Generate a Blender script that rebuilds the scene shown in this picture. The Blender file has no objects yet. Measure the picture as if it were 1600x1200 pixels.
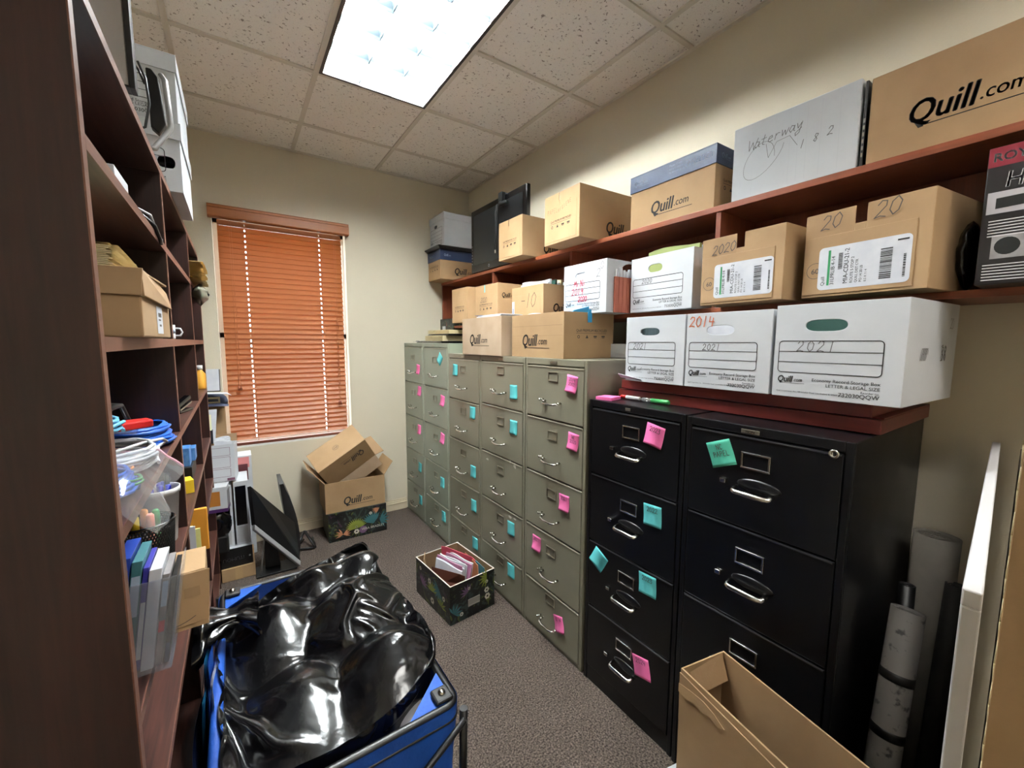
import bpy, bmesh, math, random
import numpy as np
from mathutils import Vector, Matrix, Euler, noise

random.seed(11)
S = bpy.context.scene
C = S.collection
R = math.radians

# ------------------------------------------------------------------ camera
cam_d = bpy.data.cameras.new('camera')
cam_d.sensor_fit = 'HORIZONTAL'
cam_d.sensor_width = 36.0
cam_d.lens = 636.785 / 1600 * 36.0
cam_d.clip_start = 0.02
cam = bpy.data.objects.new('camera', cam_d)
C.objects.link(cam)
P_, Y_, R_ = -0.10174, -0.59571, -0.00394
rz = Matrix.Rotation(Y_, 3, 'Z'); rx = Matrix.Rotation(P_, 3, 'X'); ry = Matrix.Rotation(R_, 3, 'Y')
rot = rz @ rx @ ry @ Matrix(((1, 0, 0), (0, 0, -1), (0, 1, 0)))
cam.matrix_world = Matrix.Translation((0.17985, -1.87305, 1.52566)) @ rot.to_4x4()
S.camera = cam

# ------------------------------------------------------------------ sky, sun, exposure
S.view_settings.view_transform = 'Standard'
S.view_settings.look = 'None'
S.view_settings.gamma = 1
S.view_settings.use_curve_mapping = False
S.view_settings.exposure = 1.52
LAMP = 86.0          # strength of the tubes behind the louvre
SKY = 4.0            # bright overcast daylight outside
W = bpy.data.worlds.new('sky')
S.world = W
W.use_nodes = True
nt = W.node_tree
bgn = nt.nodes['Background']
skyt = nt.nodes.new('ShaderNodeTexSky')
try:
    skyt.sky_type = 'HOSEK_WILKIE'
    skyt.turbidity = 6
    skyt.sun_direction = (0.3, -0.5, 0.8)
except Exception:
    pass
mixs = nt.nodes.new('ShaderNodeMixRGB')
mixs.inputs[0].default_value = 0.15
mixs.inputs[1].default_value = (0.92, 0.97, 1.0, 1)
nt.links.new(skyt.outputs[0], mixs.inputs[2])
nt.links.new(mixs.outputs[0], bgn.inputs[0])
bgn.inputs[1].default_value = SKY


# ------------------------------------------------------------------ helpers
def lin(r, g, b, k=1.0):
    f = lambda c: k * (c / 12.92 if c <= 0.04045 else ((c + 0.055) / 1.055) ** 2.4)
    return (f(r / 255), f(g / 255), f(b / 255), 1)


def srgb(r, g, b):
    return lin(r, g, b, 0.84)     # colours were judged by eye off a bright picture: true albedo is a little lower


class MB:
    """collects shapes, then becomes one mesh object"""
    def __init__(s):
        s.v = []; s.f = []; s.m = []; s.s = []; s.M = Matrix()

    def add(s, vs, fs, mi=0, sm=False):
        n = len(s.v)
        M = s.M
        s.v += [tuple(M @ Vector(p)) for p in vs]
        for f in fs:
            s.f.append([i + n for i in f]); s.m.append(mi); s.s.append(sm)
        return s

    def box(s, x0, x1, y0, y1, z0, z1, mi=0):
        if x0 > x1: x0, x1 = x1, x0
        if y0 > y1: y0, y1 = y1, y0
        if z0 > z1: z0, z1 = z1, z0
        return s.add([(x0, y0, z0), (x1, y0, z0), (x1, y1, z0), (x0, y1, z0), (x0, y0, z1), (x1, y0, z1), (x1, y1, z1), (x0, y1, z1)],
                     [(0, 3, 2, 1), (4, 5, 6, 7), (0, 1, 5, 4), (1, 2, 6, 5), (2, 3, 7, 6), (3, 0, 4, 7)], mi)

    def obox(s, c, size, rot=(0, 0, 0), mi=0):
        M0 = s.M
        s.M = M0 @ Matrix.Translation(c) @ Euler(rot).to_matrix().to_4x4()
        x, y, z = size[0] / 2, size[1] / 2, size[2] / 2
        s.box(-x, x, -y, y, -z, z, mi)
        s.M = M0
        return s

    def slab(s, p, t, mi=0):
        """a flat polygon p (3d points, in order) given thickness t along its normal"""
        p = [Vector(q) for q in p]
        n = Vector((0, 0, 0))
        for i in range(len(p)):
            n += (p[i] - p[0]).cross(p[(i + 1) % len(p)] - p[0])
        n.normalize()
        k = len(p)
        vs = [q for q in p] + [q - n * t for q in p]
        fs = [tuple(range(k)), tuple(reversed(range(k, 2 * k)))]
        for i in range(k):
            j = (i + 1) % k
            fs.append((j, i, i + k, j + k))
        return s.add(vs, fs, mi)

    def tube(s, pts, r, n=8, mi=0, closed=False, sm=True, flat=1.0, up=None):
        pts = [Vector(p) for p in pts]
        N = len(pts)
        rr = r if isinstance(r, (list, tuple)) else [r] * N
        vs = []; prev = Vector(up) if up else None
        for i, p in enumerate(pts):
            if closed: d = pts[(i + 1) % N] - pts[i - 1]
            else: d = pts[min(i + 1, N - 1)] - pts[max(i - 1, 0)]
            if d.length < 1e-9: d = Vector((0, 0, 1))
            d.normalize()
            if prev is None: prev = Vector((0, 0, 1)) if abs(d.z) < .9 else Vector((1, 0, 0))
            a = prev - d * prev.dot(d)
            if a.length < 1e-5: a = d.orthogonal()
            a.normalize(); prev = a
            b = d.cross(a)
            for k in range(n):
                t = 2 * math.pi * k / n
                vs.append(p + (a * math.cos(t) * flat + b * math.sin(t)) * rr[i])
        fs = []
        for i in range(N if closed else N - 1):
            j = (i + 1) % N
            for k in range(n):
                l = (k + 1) % n
                fs.append((i * n + k, i * n + l, j * n + l, j * n + k))
        s.add(vs, fs, mi, sm)
        if not closed:
            base = len(s.v) - len(vs)
            s.f.append([base + k for k in reversed(range(n))]); s.m.append(mi); s.s.append(False)
            s.f.append([base + (N - 1) * n + k for k in range(n)]); s.m.append(mi); s.s.append(False)
        return s

    def lathe(s, prof, n=24, c=(0, 0, 0), mi=0, sm=True):
        vs = []; fs = []
        for r, z in prof:
            for k in range(n):
                t = 2 * math.pi * k / n
                vs.append((c[0] + r * math.cos(t), c[1] + r * math.sin(t), c[2] + z))
        for i in range(len(prof) - 1):
            for k in range(n):
                l = (k + 1) % n
                fs.append((i * n + k, i * n + l, (i + 1) * n + l, (i + 1) * n + k))
        if prof[0][0] > 1e-6: fs.append(tuple(reversed(range(n))))
        if prof[-1][0] > 1e-6: fs.append(tuple(range((len(prof) - 1) * n, len(prof) * n)))
        return s.add(vs, fs, mi, sm)

    def ball(s, c, r, n=12, sc=(1, 1, 1), mi=0):
        vs = []; fs = []
        m = n // 2
        for i in range(m + 1):
            a = math.pi * i / m
            for k in range(n):
                t = 2 * math.pi * k / n
                vs.append((c[0] + r * sc[0] * math.sin(a) * math.cos(t), c[1] + r * sc[1] * math.sin(a) * math.sin(t), c[2] - r * sc[2] * math.cos(a)))
        for i in range(m):
            for k in range(n):
                l = (k + 1) % n
                fs.append((i * n + k, i * n + l, (i + 1) * n + l, (i + 1) * n + k))
        return s.add(vs, fs, mi, True)

    def grid(s, fn, nu, nv, mi=0, sm=True):
        vs = [fn(i / nu, j / nv) for j in range(nv + 1) for i in range(nu + 1)]
        fs = [(j * (nu + 1) + i, j * (nu + 1) + i + 1, (j + 1) * (nu + 1) + i + 1, (j + 1) * (nu + 1) + i) for j in range(nv) for i in range(nu)]
        return s.add(vs, fs, mi, sm)

    def ribbon(s, pts, w, mi=0):
        """2d pen stroke in the xy plane of the current matrix"""
        for i in range(len(pts) - 1):
            a = Vector((pts[i][0], pts[i][1])); b = Vector((pts[i + 1][0], pts[i + 1][1]))
            d = b - a
            if d.length < 1e-7: continue
            d.normalize()
            n = Vector((-d.y, d.x)) * (w / 2)
            a = a - d * (w * .3); b = b + d * (w * .3)
            s.add([(a.x - n.x, a.y - n.y, 0), (b.x - n.x, b.y - n.y, 0), (b.x + n.x, b.y + n.y, 0), (a.x + n.x, a.y + n.y, 0)], [(0, 1, 2, 3)], mi)
        return s

    def disc(s, c, r, n=16, mi=0, r2=None):
        if r2 is None:
            return s.add([(c[0] + r * math.cos(2 * math.pi * k / n), c[1] + r * math.sin(2 * math.pi * k / n), 0) for k in range(n)], [tuple(range(n))], mi)
        vs = [(c[0] + q * math.cos(2 * math.pi * k / n), c[1] + q * math.sin(2 * math.pi * k / n), 0) for q in (r2, r) for k in range(n)]
        return s.add(vs, [(k, (k + 1) % n, n + (k + 1) % n, n + k)[::-1] for k in range(n)], mi)

    def rect(s, x0, y0, x1, y1, mi=0):
        return s.add([(x0, y0, 0), (x1, y0, 0), (x1, y1, 0), (x0, y1, 0)], [(0, 1, 2, 3)], mi)

    def text(s, string, x, y, size, bold=0.0, shear=0.0, align='LEFT', sx=1.0, mi=0):
        vs, fs = text_mesh(string, bold, shear, align)
        return s.add([(x + a * size * sx, y + b * size, 0) for a, b in vs], fs, mi)

    def build(s, name, mats, parent=None, bevel=0.0, world=False, seg=2):
        me = bpy.data.meshes.new(name)
        off = Vector((0, 0, 0))
        if world and parent is not None: off = Vector(parent.location)
        me.from_pydata([tuple(Vector(p) - off) for p in s.v], [], s.f)
        if not isinstance(mats, (list, tuple)): mats = [mats]
        for m in mats: me.materials.append(m)
        me.polygons.foreach_set('material_index', s.m)
        me.polygons.foreach_set('use_smooth', s.s)
        me.update()
        o = bpy.data.objects.new(name, me)
        C.objects.link(o)
        if parent is not None: o.parent = parent
        if bevel > 0:
            md = o.modifiers.new('bevel', 'BEVEL')
            md.width = bevel; md.segments = seg; md.limit_method = 'ANGLE'; md.angle_limit = R(50)
        return o


_tc = {}
def text_mesh(string, bold, shear, align):
    k = (string, bold, shear, align)
    if k in _tc: return _tc[k]
    cu = bpy.data.curves.new('t', 'FONT')
    cu.body = string; cu.size = 1.0; cu.shear = shear; cu.align_x = align
    cu.resolution_u = 3; cu.fill_mode = 'FRONT'
    o = bpy.data.objects.new('t', cu)
    C.objects.link(o)
    dg = bpy.context.evaluated_depsgraph_get()
    me = bpy.data.meshes.new_from_object(o.evaluated_get(dg))
    vs = [(v.co.x, v.co.y) for v in me.vertices]
    fs = [tuple(p.vertices) for p in me.polygons]
    if bold:
        n = len(vs); v0, f0 = vs, fs
        vs = []; fs = []
        for k, (dx, dy) in enumerate(((-bold, 0), (bold, 0), (0, bold * .5), (0, -bold * .5))):
            vs += [(x + dx, y + dy) for x, y in v0]
            fs += [tuple(i + n * k for i in f) for f in f0]
    bpy.data.objects.remove(o); bpy.data.curves.remove(cu); bpy.data.meshes.remove(me)
    _tc[k] = (vs, fs)
    return _tc[k]


def frame(o, right, up):
    r = Vector(right).normalized(); u = Vector(up); u = (u - r * u.dot(r)).normalized(); n = r.cross(u)
    return Matrix(((r.x, u.x, n.x, o[0]), (r.y, u.y, n.y, o[1]), (r.z, u.z, n.z, o[2]), (0, 0, 0, 1)))


def face_m(face, w, d, h, e=0.0006):
    if face == 'front': return frame((-w / 2, -d / 2 - e, 0), (1, 0, 0), (0, 0, 1))
    if face == 'right': return frame((w / 2 + e, -d / 2, 0), (0, 1, 0), (0, 0, 1))
    if face == 'left': return frame((-w / 2 - e, d / 2, 0), (0, -1, 0), (0, 0, 1))
    if face == 'back': return frame((w / 2, d / 2 + e, 0), (-1, 0, 0), (0, 0, 1))
    return frame((-w / 2, -d / 2, h + e), (1, 0, 0), (0, 1, 0))


def tag(o, label=None, cat=None, group=None, kind=None):
    if label: o['label'] = label
    if cat: o['category'] = cat
    if group: o['group'] = group
    if kind: o['kind'] = kind
    return o


def thing(name, label, cat, loc=(0, 0, 0), rz=0.0, group=None, rot=None):
    o = bpy.data.objects.new(name, None)
    C.objects.link(o)
    o.empty_display_size = 0.05
    o.location = loc
    o.rotation_euler = rot if rot else (0, 0, rz)
    return tag(o, label, cat, group)


def lab(o, text):
    o['label'] = text
    return o


def copy_tree(o, parent=None):
    c = o.copy(); C.objects.link(c)
    if parent is not None: c.parent = parent
    for ch in list(o.children): copy_tree(ch, c)
    return c


# ------------------------------------------------------------------ materials
def newmat(name):
    m = bpy.data.materials.new(name)
    m.use_nodes = True
    return m, m.node_tree.nodes, m.node_tree.links, m.node_tree.nodes['Principled BSDF']


def mat(name, col, rough=0.5, metal=0.0, col2=None, scale=8.0, stretch=(1, 1, 1), bump=0.0, bscale=None, detail=4.0, ramp=(0.35, 0.65), coat=0.0, spec=None, trans=0.0, alpha=1.0, rvar=0.0):
    m, n, l, p = newmat(name)
    p.inputs['Base Color'].default_value = col
    p.inputs['Roughness'].default_value = rough
    p.inputs['Metallic'].default_value = metal
    if coat: p.inputs['Coat Weight'].default_value = coat
    if spec is not None: p.inputs['Specular IOR Level'].default_value = spec
    if trans: p.inputs['Transmission Weight'].default_value = trans
    if alpha < 1: p.inputs['Alpha'].default_value = alpha
    tc = n.new('ShaderNodeTexCoord'); mp = n.new('ShaderNodeMapping')
    mp.inputs['Scale'].default_value = stretch
    l.new(tc.outputs['Object'], mp.inputs['Vector'])
    nz = n.new('ShaderNodeTexNoise')
    nz.inputs['Scale'].default_value = scale; nz.inputs['Detail'].default_value = detail
    l.new(mp.outputs[0], nz.inputs['Vector'])
    if col2 is not None:
        cr = n.new('ShaderNodeValToRGB')
        cr.color_ramp.elements[0].position = ramp[0]; cr.color_ramp.elements[1].position = ramp[1]
        cr.color_ramp.elements[0].color = col; cr.color_ramp.elements[1].color = col2
        l.new(nz.outputs['Fac'], cr.inputs[0]); l.new(cr.outputs[0], p.inputs['Base Color'])
    if rvar:
        mr = n.new('ShaderNodeMapRange')
        mr.inputs['To Min'].default_value = max(0, rough - rvar); mr.inputs['To Max'].default_value = rough + rvar
        l.new(nz.outputs['Fac'], mr.inputs['Value']); l.new(mr.outputs[0], p.inputs['Roughness'])
    if bump:
        b = n.new('ShaderNodeBump'); b.inputs['Strength'].default_value = bump; b.inputs['Distance'].default_value = 0.004
        if bscale:
            nz2 = n.new('ShaderNodeTexNoise'); nz2.inputs['Scale'].default_value = bscale; nz2.inputs['Detail'].default_value = 3
            l.new(mp.outputs[0], nz2.inputs['Vector']); l.new(nz2.outputs['Fac'], b.inputs['Height'])
        else: l.new(nz.outputs['Fac'], b.inputs['Height'])
        l.new(b.outputs[0], p.inputs['Normal'])
    return m


def wood(name, c1, c2, axis, rough=0.38):
    """long-grained board: streaks running along one axis"""
    st = {'x': (1.2, 22, 22), 'y': (22, 1.2, 22), 'z': (22, 22, 1.2)}[axis]
    m, n, l, p = newmat(name)
    tc = n.new('ShaderNodeTexCoord'); mp = n.new('ShaderNodeMapping'); mp.inputs['Scale'].default_value = st
    l.new(tc.outputs['Object'], mp.inputs['Vector'])
    a = n.new('ShaderNodeTexNoise'); a.inputs['Scale'].default_value = 2.2; a.inputs['Detail'].default_value = 6; a.inputs['Distortion'].default_value = 1.2
    b = n.new('ShaderNodeTexNoise'); b.inputs['Scale'].default_value = 9; b.inputs['Detail'].default_value = 3
    l.new(mp.outputs[0], a.inputs['Vector']); l.new(mp.outputs[0], b.inputs['Vector'])
    mx = n.new('ShaderNodeMath'); mx.operation = 'MULTIPLY_ADD'; mx.inputs[1].default_value = 0.35
    l.new(b.outputs['Fac'], mx.inputs[0]); l.new(a.outputs['Fac'], mx.inputs[2])
    cr = n.new('ShaderNodeValToRGB')
    cr.color_ramp.elements[0].position = 0.42; cr.color_ramp.elements[0].color = c1
    cr.color_ramp.elements[1].position = 0.92; cr.color_ramp.elements[1].color = c2
    l.new(mx.outputs[0], cr.inputs[0]); l.new(cr.outputs[0], p.inputs['Base Color'])
    p.inputs['Roughness'].default_value = rough
    return m


def film_mat():
    """thin black polythene: glossy, with a net of fine sharp creases"""
    m, n, l, p = newmat('black_bin_liner')
    p.inputs['Base Color'].default_value = (0.0025, 0.0025, 0.003, 1)
    p.inputs['Roughness'].default_value = 0.21
    p.inputs['Specular IOR Level'].default_value = 0.6
    tc = n.new('ShaderNodeTexCoord')
    z = n.new('ShaderNodeTexNoise'); z.inputs['Scale'].default_value = 5.5; z.inputs['Detail'].default_value = 2.5
    z.inputs['Distortion'].default_value = 0.7
    try: z.noise_type = 'RIDGED_MULTIFRACTAL'
    except Exception: pass
    w = n.new('ShaderNodeTexNoise'); w.inputs['Scale'].default_value = 22; w.inputs['Detail'].default_value = 3
    l.new(tc.outputs['Object'], z.inputs['Vector']); l.new(tc.outputs['Object'], w.inputs['Vector'])
    a = n.new('ShaderNodeMath'); a.operation = 'MULTIPLY_ADD'; a.inputs[1].default_value = 0.22
    l.new(w.outputs['Fac'], a.inputs[0]); l.new(z.outputs['Fac'], a.inputs[2])
    b = n.new('ShaderNodeBump'); b.inputs['Strength'].default_value = 0.8; b.inputs['Distance'].default_value = 0.012
    l.new(a.outputs[0], b.inputs['Height']); l.new(b.outputs[0], p.inputs['Normal'])
    return m


def floral(name, seed=0.0):
    """black printed board with loose leaf and blossom blobs"""
    m, n, l, p = newmat(name)
    tc = n.new('ShaderNodeTexCoord'); mp = n.new('ShaderNodeMapping'); mp.inputs['Location'].default_value = (seed, seed * .7, seed * 1.3)
    l.new(tc.outputs['Object'], mp.inputs['Vector'])
    last = None
    def layer(prev, col, sc, lo, hi, dist, off):
        m2 = n.new('ShaderNodeMapping'); m2.inputs['Location'].default_value = (off, off * .3, off * .6)
        l.new(mp.outputs[0], m2.inputs['Vector'])
        z = n.new('ShaderNodeTexNoise'); z.inputs['Scale'].default_value = sc; z.inputs['Detail'].default_value = 3; z.inputs['Distortion'].default_value = dist
        l.new(m2.outputs[0], z.inputs['Vector'])
        cr = n.new('ShaderNodeValToRGB'); cr.color_ramp.elements[0].position = lo; cr.color_ramp.elements[1].position = hi
        l.new(z.outputs['Fac'], cr.inputs[0])
        mx = n.new('ShaderNodeMixRGB'); l.new(cr.outputs[0], mx.inputs[0])
        if prev is None: mx.inputs[1].default_value = srgb(18, 18, 18)
        else: l.new(prev, mx.inputs[1])
        mx.inputs[2].default_value = col
        return mx.outputs[0]
    last = layer(last, srgb(52, 66, 62), 14, .54, .6, 2.5, 1)
    last = layer(last, srgb(96, 104, 44), 9, .62, .65, 3.5, 4)
    last = layer(last, srgb(70, 44, 66), 13, .68, .7, 1, 9)
    last = layer(last, srgb(150, 92, 84), 15, .71, .73, 1, 14)
    l.new(last, p.inputs['Base Color'])
    p.inputs['Roughness'].default_value = 0.42
    return m


CARD = mat('cardboard', srgb(172, 138, 98), 0.78, col2=srgb(186, 152, 112), scale=4, bump=0.12, bscale=60, stretch=(1, 1, 1))
CARD_G = mat('greyish_cardboard', srgb(178, 152, 124), 0.8, col2=srgb(196, 172, 146), scale=5, bump=0.18, bscale=25)
CARD_D = mat('brown_cardboard', srgb(156, 124, 88), 0.8, col2=srgb(172, 140, 102), scale=4, bump=0.12, bscale=45)
CARD_IN = mat('carton_inside', srgb(150, 120, 88), 0.85, col2=srgb(160, 130, 96), scale=5)
WHITEB = mat('white_board', srgb(200, 204, 209), 0.6, col2=srgb(209, 212, 216), scale=5, bump=0.1, bscale=40)
WHITE_IN = mat('kraft_inside', srgb(120, 96, 72), 0.8)
NAVY = mat('navy_board', srgb(44, 58, 92), 0.45, col2=srgb(50, 64, 98), scale=6)
INK = mat('black_ink', srgb(30, 26, 26), 0.6)
INKG = mat('grey_ink', srgb(78, 70, 66), 0.7)
PEN = mat('pencil_grey', srgb(104, 100, 100), 0.7)
REDPEN = mat('red_marker', srgb(206, 60, 84), 0.6)
ORPEN = mat('orange_marker', srgb(214, 110, 66), 0.6)
LBLUE = mat('pale_print', srgb(168, 184, 206), 0.5)
PAPER = mat('paper', srgb(214, 216, 222), 0.75, col2=srgb(204, 207, 216), scale=30)
PAPERL = mat('cream_paper', srgb(236, 222, 180), 0.7, col2=srgb(220, 200, 150), scale=20, stretch=(1, 1, 12))
MANILA = mat('manila', srgb(214, 178, 116), 0.65, col2=srgb(232, 202, 140), scale=6, bump=0.3, bscale=14)
CYANF = mat('cyan_folder', srgb(44, 150, 200), 0.45)
PINKF = mat('pink_folder', srgb(238, 96, 118), 0.55)
BROWNF = mat('brown_folder', srgb(92, 48, 34), 0.6)
RUSTF = mat('rust_accordion', srgb(176, 98, 78), 0.7, col2=srgb(190, 112, 90), scale=30, stretch=(1, 1, .3))
GREENF = mat('dark_green_folder', srgb(30, 72, 62), 0.6)
TEALF = mat('dark_folder', srgb(36, 52, 54), 0.6, col2=srgb(60, 76, 80), scale=40, stretch=(1, .1, .1))
PINKN = mat('pink_note', srgb(255, 122, 186), 0.7)
TEALN = mat('aqua_note', srgb(98, 208, 212), 0.7)
JADEN = mat('jade_note', srgb(70, 176, 150), 0.7)
WOOD_Z = wood('dark_mahogany_upright', srgb(29, 13, 12), srgb(56, 28, 23), 'z')
WOOD_Y = wood('dark_mahogany_board', srgb(44, 25, 22), srgb(86, 50, 40), 'y')
EDGE = wood('mahogany_edge', srgb(92, 58, 46), srgb(116, 76, 60), 'y', 0.45)
CHERRY = wood('cherry_board', srgb(122, 62, 38), srgb(150, 80, 50), 'y', 0.4)
CHERRY_Z = wood('cherry_upright', srgb(112, 56, 36), srgb(140, 74, 48), 'z', 0.42)
REDWOOD = wood('red_mahogany', srgb(96, 34, 30), srgb(120, 46, 40), 'y', 0.35)
CAB = mat('putty_metal', srgb(128, 124, 106), 0.36, col2=srgb(134, 130, 112), scale=3, metal=0.0, spec=0.6, rvar=0.06)
CABG = mat('pale_green_grey_metal', srgb(146, 152, 134), 0.34, col2=srgb(152, 158, 140), scale=3, spec=0.6, rvar=0.06)
CABB = mat('black_metal', srgb(12, 12, 15), 0.3, col2=srgb(15, 15, 18), scale=5, spec=0.36, rvar=0.06, bump=0.05, bscale=220)
CHROME = mat('brushed_chrome', srgb(214, 212, 206), 0.22, metal=1.0)
CHROME_D = mat('satin_holder', srgb(176, 170, 154), 0.35, metal=0.9)
BLACKP = mat('black_plastic', srgb(20, 20, 21), 0.42)
BLACKG = mat('gloss_black_plastic', srgb(10, 10, 12), 0.18)
SCREEN = mat('dark_screen', srgb(26, 28, 30), 0.32, spec=0.5)
SILVER = mat('silver_plastic', srgb(170, 170, 170), 0.35, metal=0.35)
GREYP = mat('grey_plastic', srgb(176, 172, 172), 0.55, col2=srgb(186, 182, 180), scale=3)
BLUEC = mat('blue_canvas', srgb(16, 84, 182), 0.62, col2=srgb(13, 72, 162), scale=6, bump=0.25, bscale=90)
BLUEC2 = mat('blue_lining', srgb(14, 60, 140), 0.7, bump=0.25, bscale=60)
BAG = film_mat()
LCABLE = mat('blue_cable', srgb(30, 96, 196), 0.4)
WCABLE = mat('white_cable', srgb(214, 216, 220), 0.4)
SKYC = mat('light_blue_cable', srgb(110, 190, 226), 0.4)
REDP = mat('red_plastic', srgb(206, 34, 30), 0.4)
GREENP = mat('green_plastic', srgb(60, 150, 84), 0.35)
YELL = mat('yellow_plastic', srgb(236, 200, 40), 0.5)
ORANGE = mat('orange_plastic', srgb(226, 140, 60), 0.5)
FOAM = mat('white_foam', srgb(212, 211, 212), 0.55)
BLUEI = mat('blue_box', srgb(50, 110, 186), 0.4, col2=srgb(96, 150, 206), scale=40)
PURPLE = mat('purple_print', srgb(74, 36, 92), 0.5)
BLIND = None
DKRED = mat('dark_red_print', srgb(126, 24, 42), 0.45)
PHOTO = mat('grey_print', srgb(120, 116, 118), 0.5, col2=srgb(160, 156, 156), scale=14)
GREENB = mat('green_print', srgb(40, 140, 84), 0.5)
GLASSY = None


def clear_film(name, tint=(0.95, 0.97, 1, 1), fac=0.18, rough=0.12):
    m, n, l, p = newmat(name)
    out = n['Material Output']
    t = n.new('ShaderNodeBsdfTransparent'); t.inputs[0].default_value = tint
    g = n.new('ShaderNodeBsdfGlossy'); g.inputs['Roughness'].default_value = rough
    d = n.new('ShaderNodeBsdfDiffuse'); d.inputs[0].default_value = (0.8, 0.82, 0.86, 1)
    a = n.new('ShaderNodeMixShader'); a.inputs[0].default_value = 0.4
    l.new(g.outputs[0], a.inputs[1]); l.new(d.outputs[0], a.inputs[2])
    b = n.new('ShaderNodeMixShader'); b.inputs[0].default_value = fac
    l.new(t.outputs[0], b.inputs[1]); l.new(a.outputs[0], b.inputs[2])
    l.new(b.outputs[0], out.inputs[0])
    return m


FILM = clear_film('clear_film', fac=0.24)
ACRYL = clear_film('clear_acrylic', (0.9, 0.92, 0.96, 1), 0.24, 0.08)
PANE = clear_film('window_glass', (0.95, 0.98, 0.98, 1), 0.06, 0.02)


def blind_mat():
    m, n, l, p = newmat('stained_blind_wood')
    out = n['Material Output']
    tc = n.new('ShaderNodeTexCoord'); mp = n.new('ShaderNodeMapping'); mp.inputs['Scale'].default_value = (2, 40, 40)
    l.new(tc.outputs['Object'], mp.inputs['Vector'])
    z = n.new('ShaderNodeTexNoise'); z.inputs['Scale'].default_value = 3; z.inputs['Detail'].default_value = 4
    l.new(mp.outputs[0], z.inputs['Vector'])
    cr = n.new('ShaderNodeValToRGB')
    cr.color_ramp.elements[0].color = srgb(158, 92, 44); cr.color_ramp.elements[1].color = srgb(184, 112, 56)
    l.new(z.outputs['Fac'], cr.inputs[0]); l.new(cr.outputs[0], p.inputs['Base Color'])
    p.inputs['Roughness'].default_value = 0.45
    t = n.new('ShaderNodeBsdfTranslucent'); t.inputs[0].default_value = srgb(244, 160, 66)
    mx = n.new('ShaderNodeMixShader'); mx.inputs[0].default_value = 0.14
    l.new(p.outputs[0], mx.inputs[1]); l.new(t.outputs[0], mx.inputs[2])
    l.new(mx.outputs[0], out.inputs[0])
    return m


BLIND = blind_mat()


def emit_mat(name, col, st):
    m, n, l, p = newmat(name)
    p.inputs['Base Color'].default_value = (0.8, 0.8, 0.8, 1)
    p.inputs['Emission Color'].default_value = col
    p.inputs['Emission Strength'].default_value = st
    return m


def wall_mat(name, c1, c2, rough=0.75):
    return mat(name, c1, rough, col2=c2, scale=1.5, bump=0.12, bscale=130)


WALL = wall_mat('beige_wall_paint', lin(205, 196, 175), lin(210, 201, 180))
BASE = mat('cream_trim', lin(206, 192, 164), 0.5, col2=lin(212, 198, 170), scale=3)


def carpet_mat():
    m, n, l, p = newmat('brown_grey_carpet')
    tc = n.new('ShaderNodeTexCoord')
    a = n.new('ShaderNodeTexNoise'); a.inputs['Scale'].default_value = 150; a.inputs['Detail'].default_value = 4
    b = n.new('ShaderNodeTexNoise'); b.inputs['Scale'].default_value = 3.5; b.inputs['Detail'].default_value = 5
    v = n.new('ShaderNodeTexVoronoi'); v.inputs['Scale'].default_value = 170
    for q in (a, b, v): l.new(tc.outputs['Object'], q.inputs['Vector'])
    cr = n.new('ShaderNodeValToRGB')
    cr.color_ramp.elements[0].position = 0.36; cr.color_ramp.elements[0].color = srgb(54, 47, 43)
    cr.color_ramp.elements[1].position = 0.68; cr.color_ramp.elements[1].color = srgb(116, 103, 94)
    l.new(a.outputs['Fac'], cr.inputs[0])
    mx = n.new('ShaderNodeMixRGB'); mx.blend_type = 'MULTIPLY'; mx.inputs[0].default_value = 0.35
    l.new(cr.outputs[0], mx.inputs[1]); l.new(b.outputs['Color'], mx.inputs[2])
    l.new(cr.outputs[0], p.inputs['Base Color'])
    p.inputs['Roughness'].default_value = 0.95
    p.inputs['Specular IOR Level'].default_value = 0.1
    bp = n.new('ShaderNodeBump'); bp.inputs['Strength'].default_value = 0.7; bp.inputs['Distance'].default_value = 0.006
    l.new(v.outputs['Distance'], bp.inputs['Height']); l.new(bp.outputs[0], p.inputs['Normal'])
    return m


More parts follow.
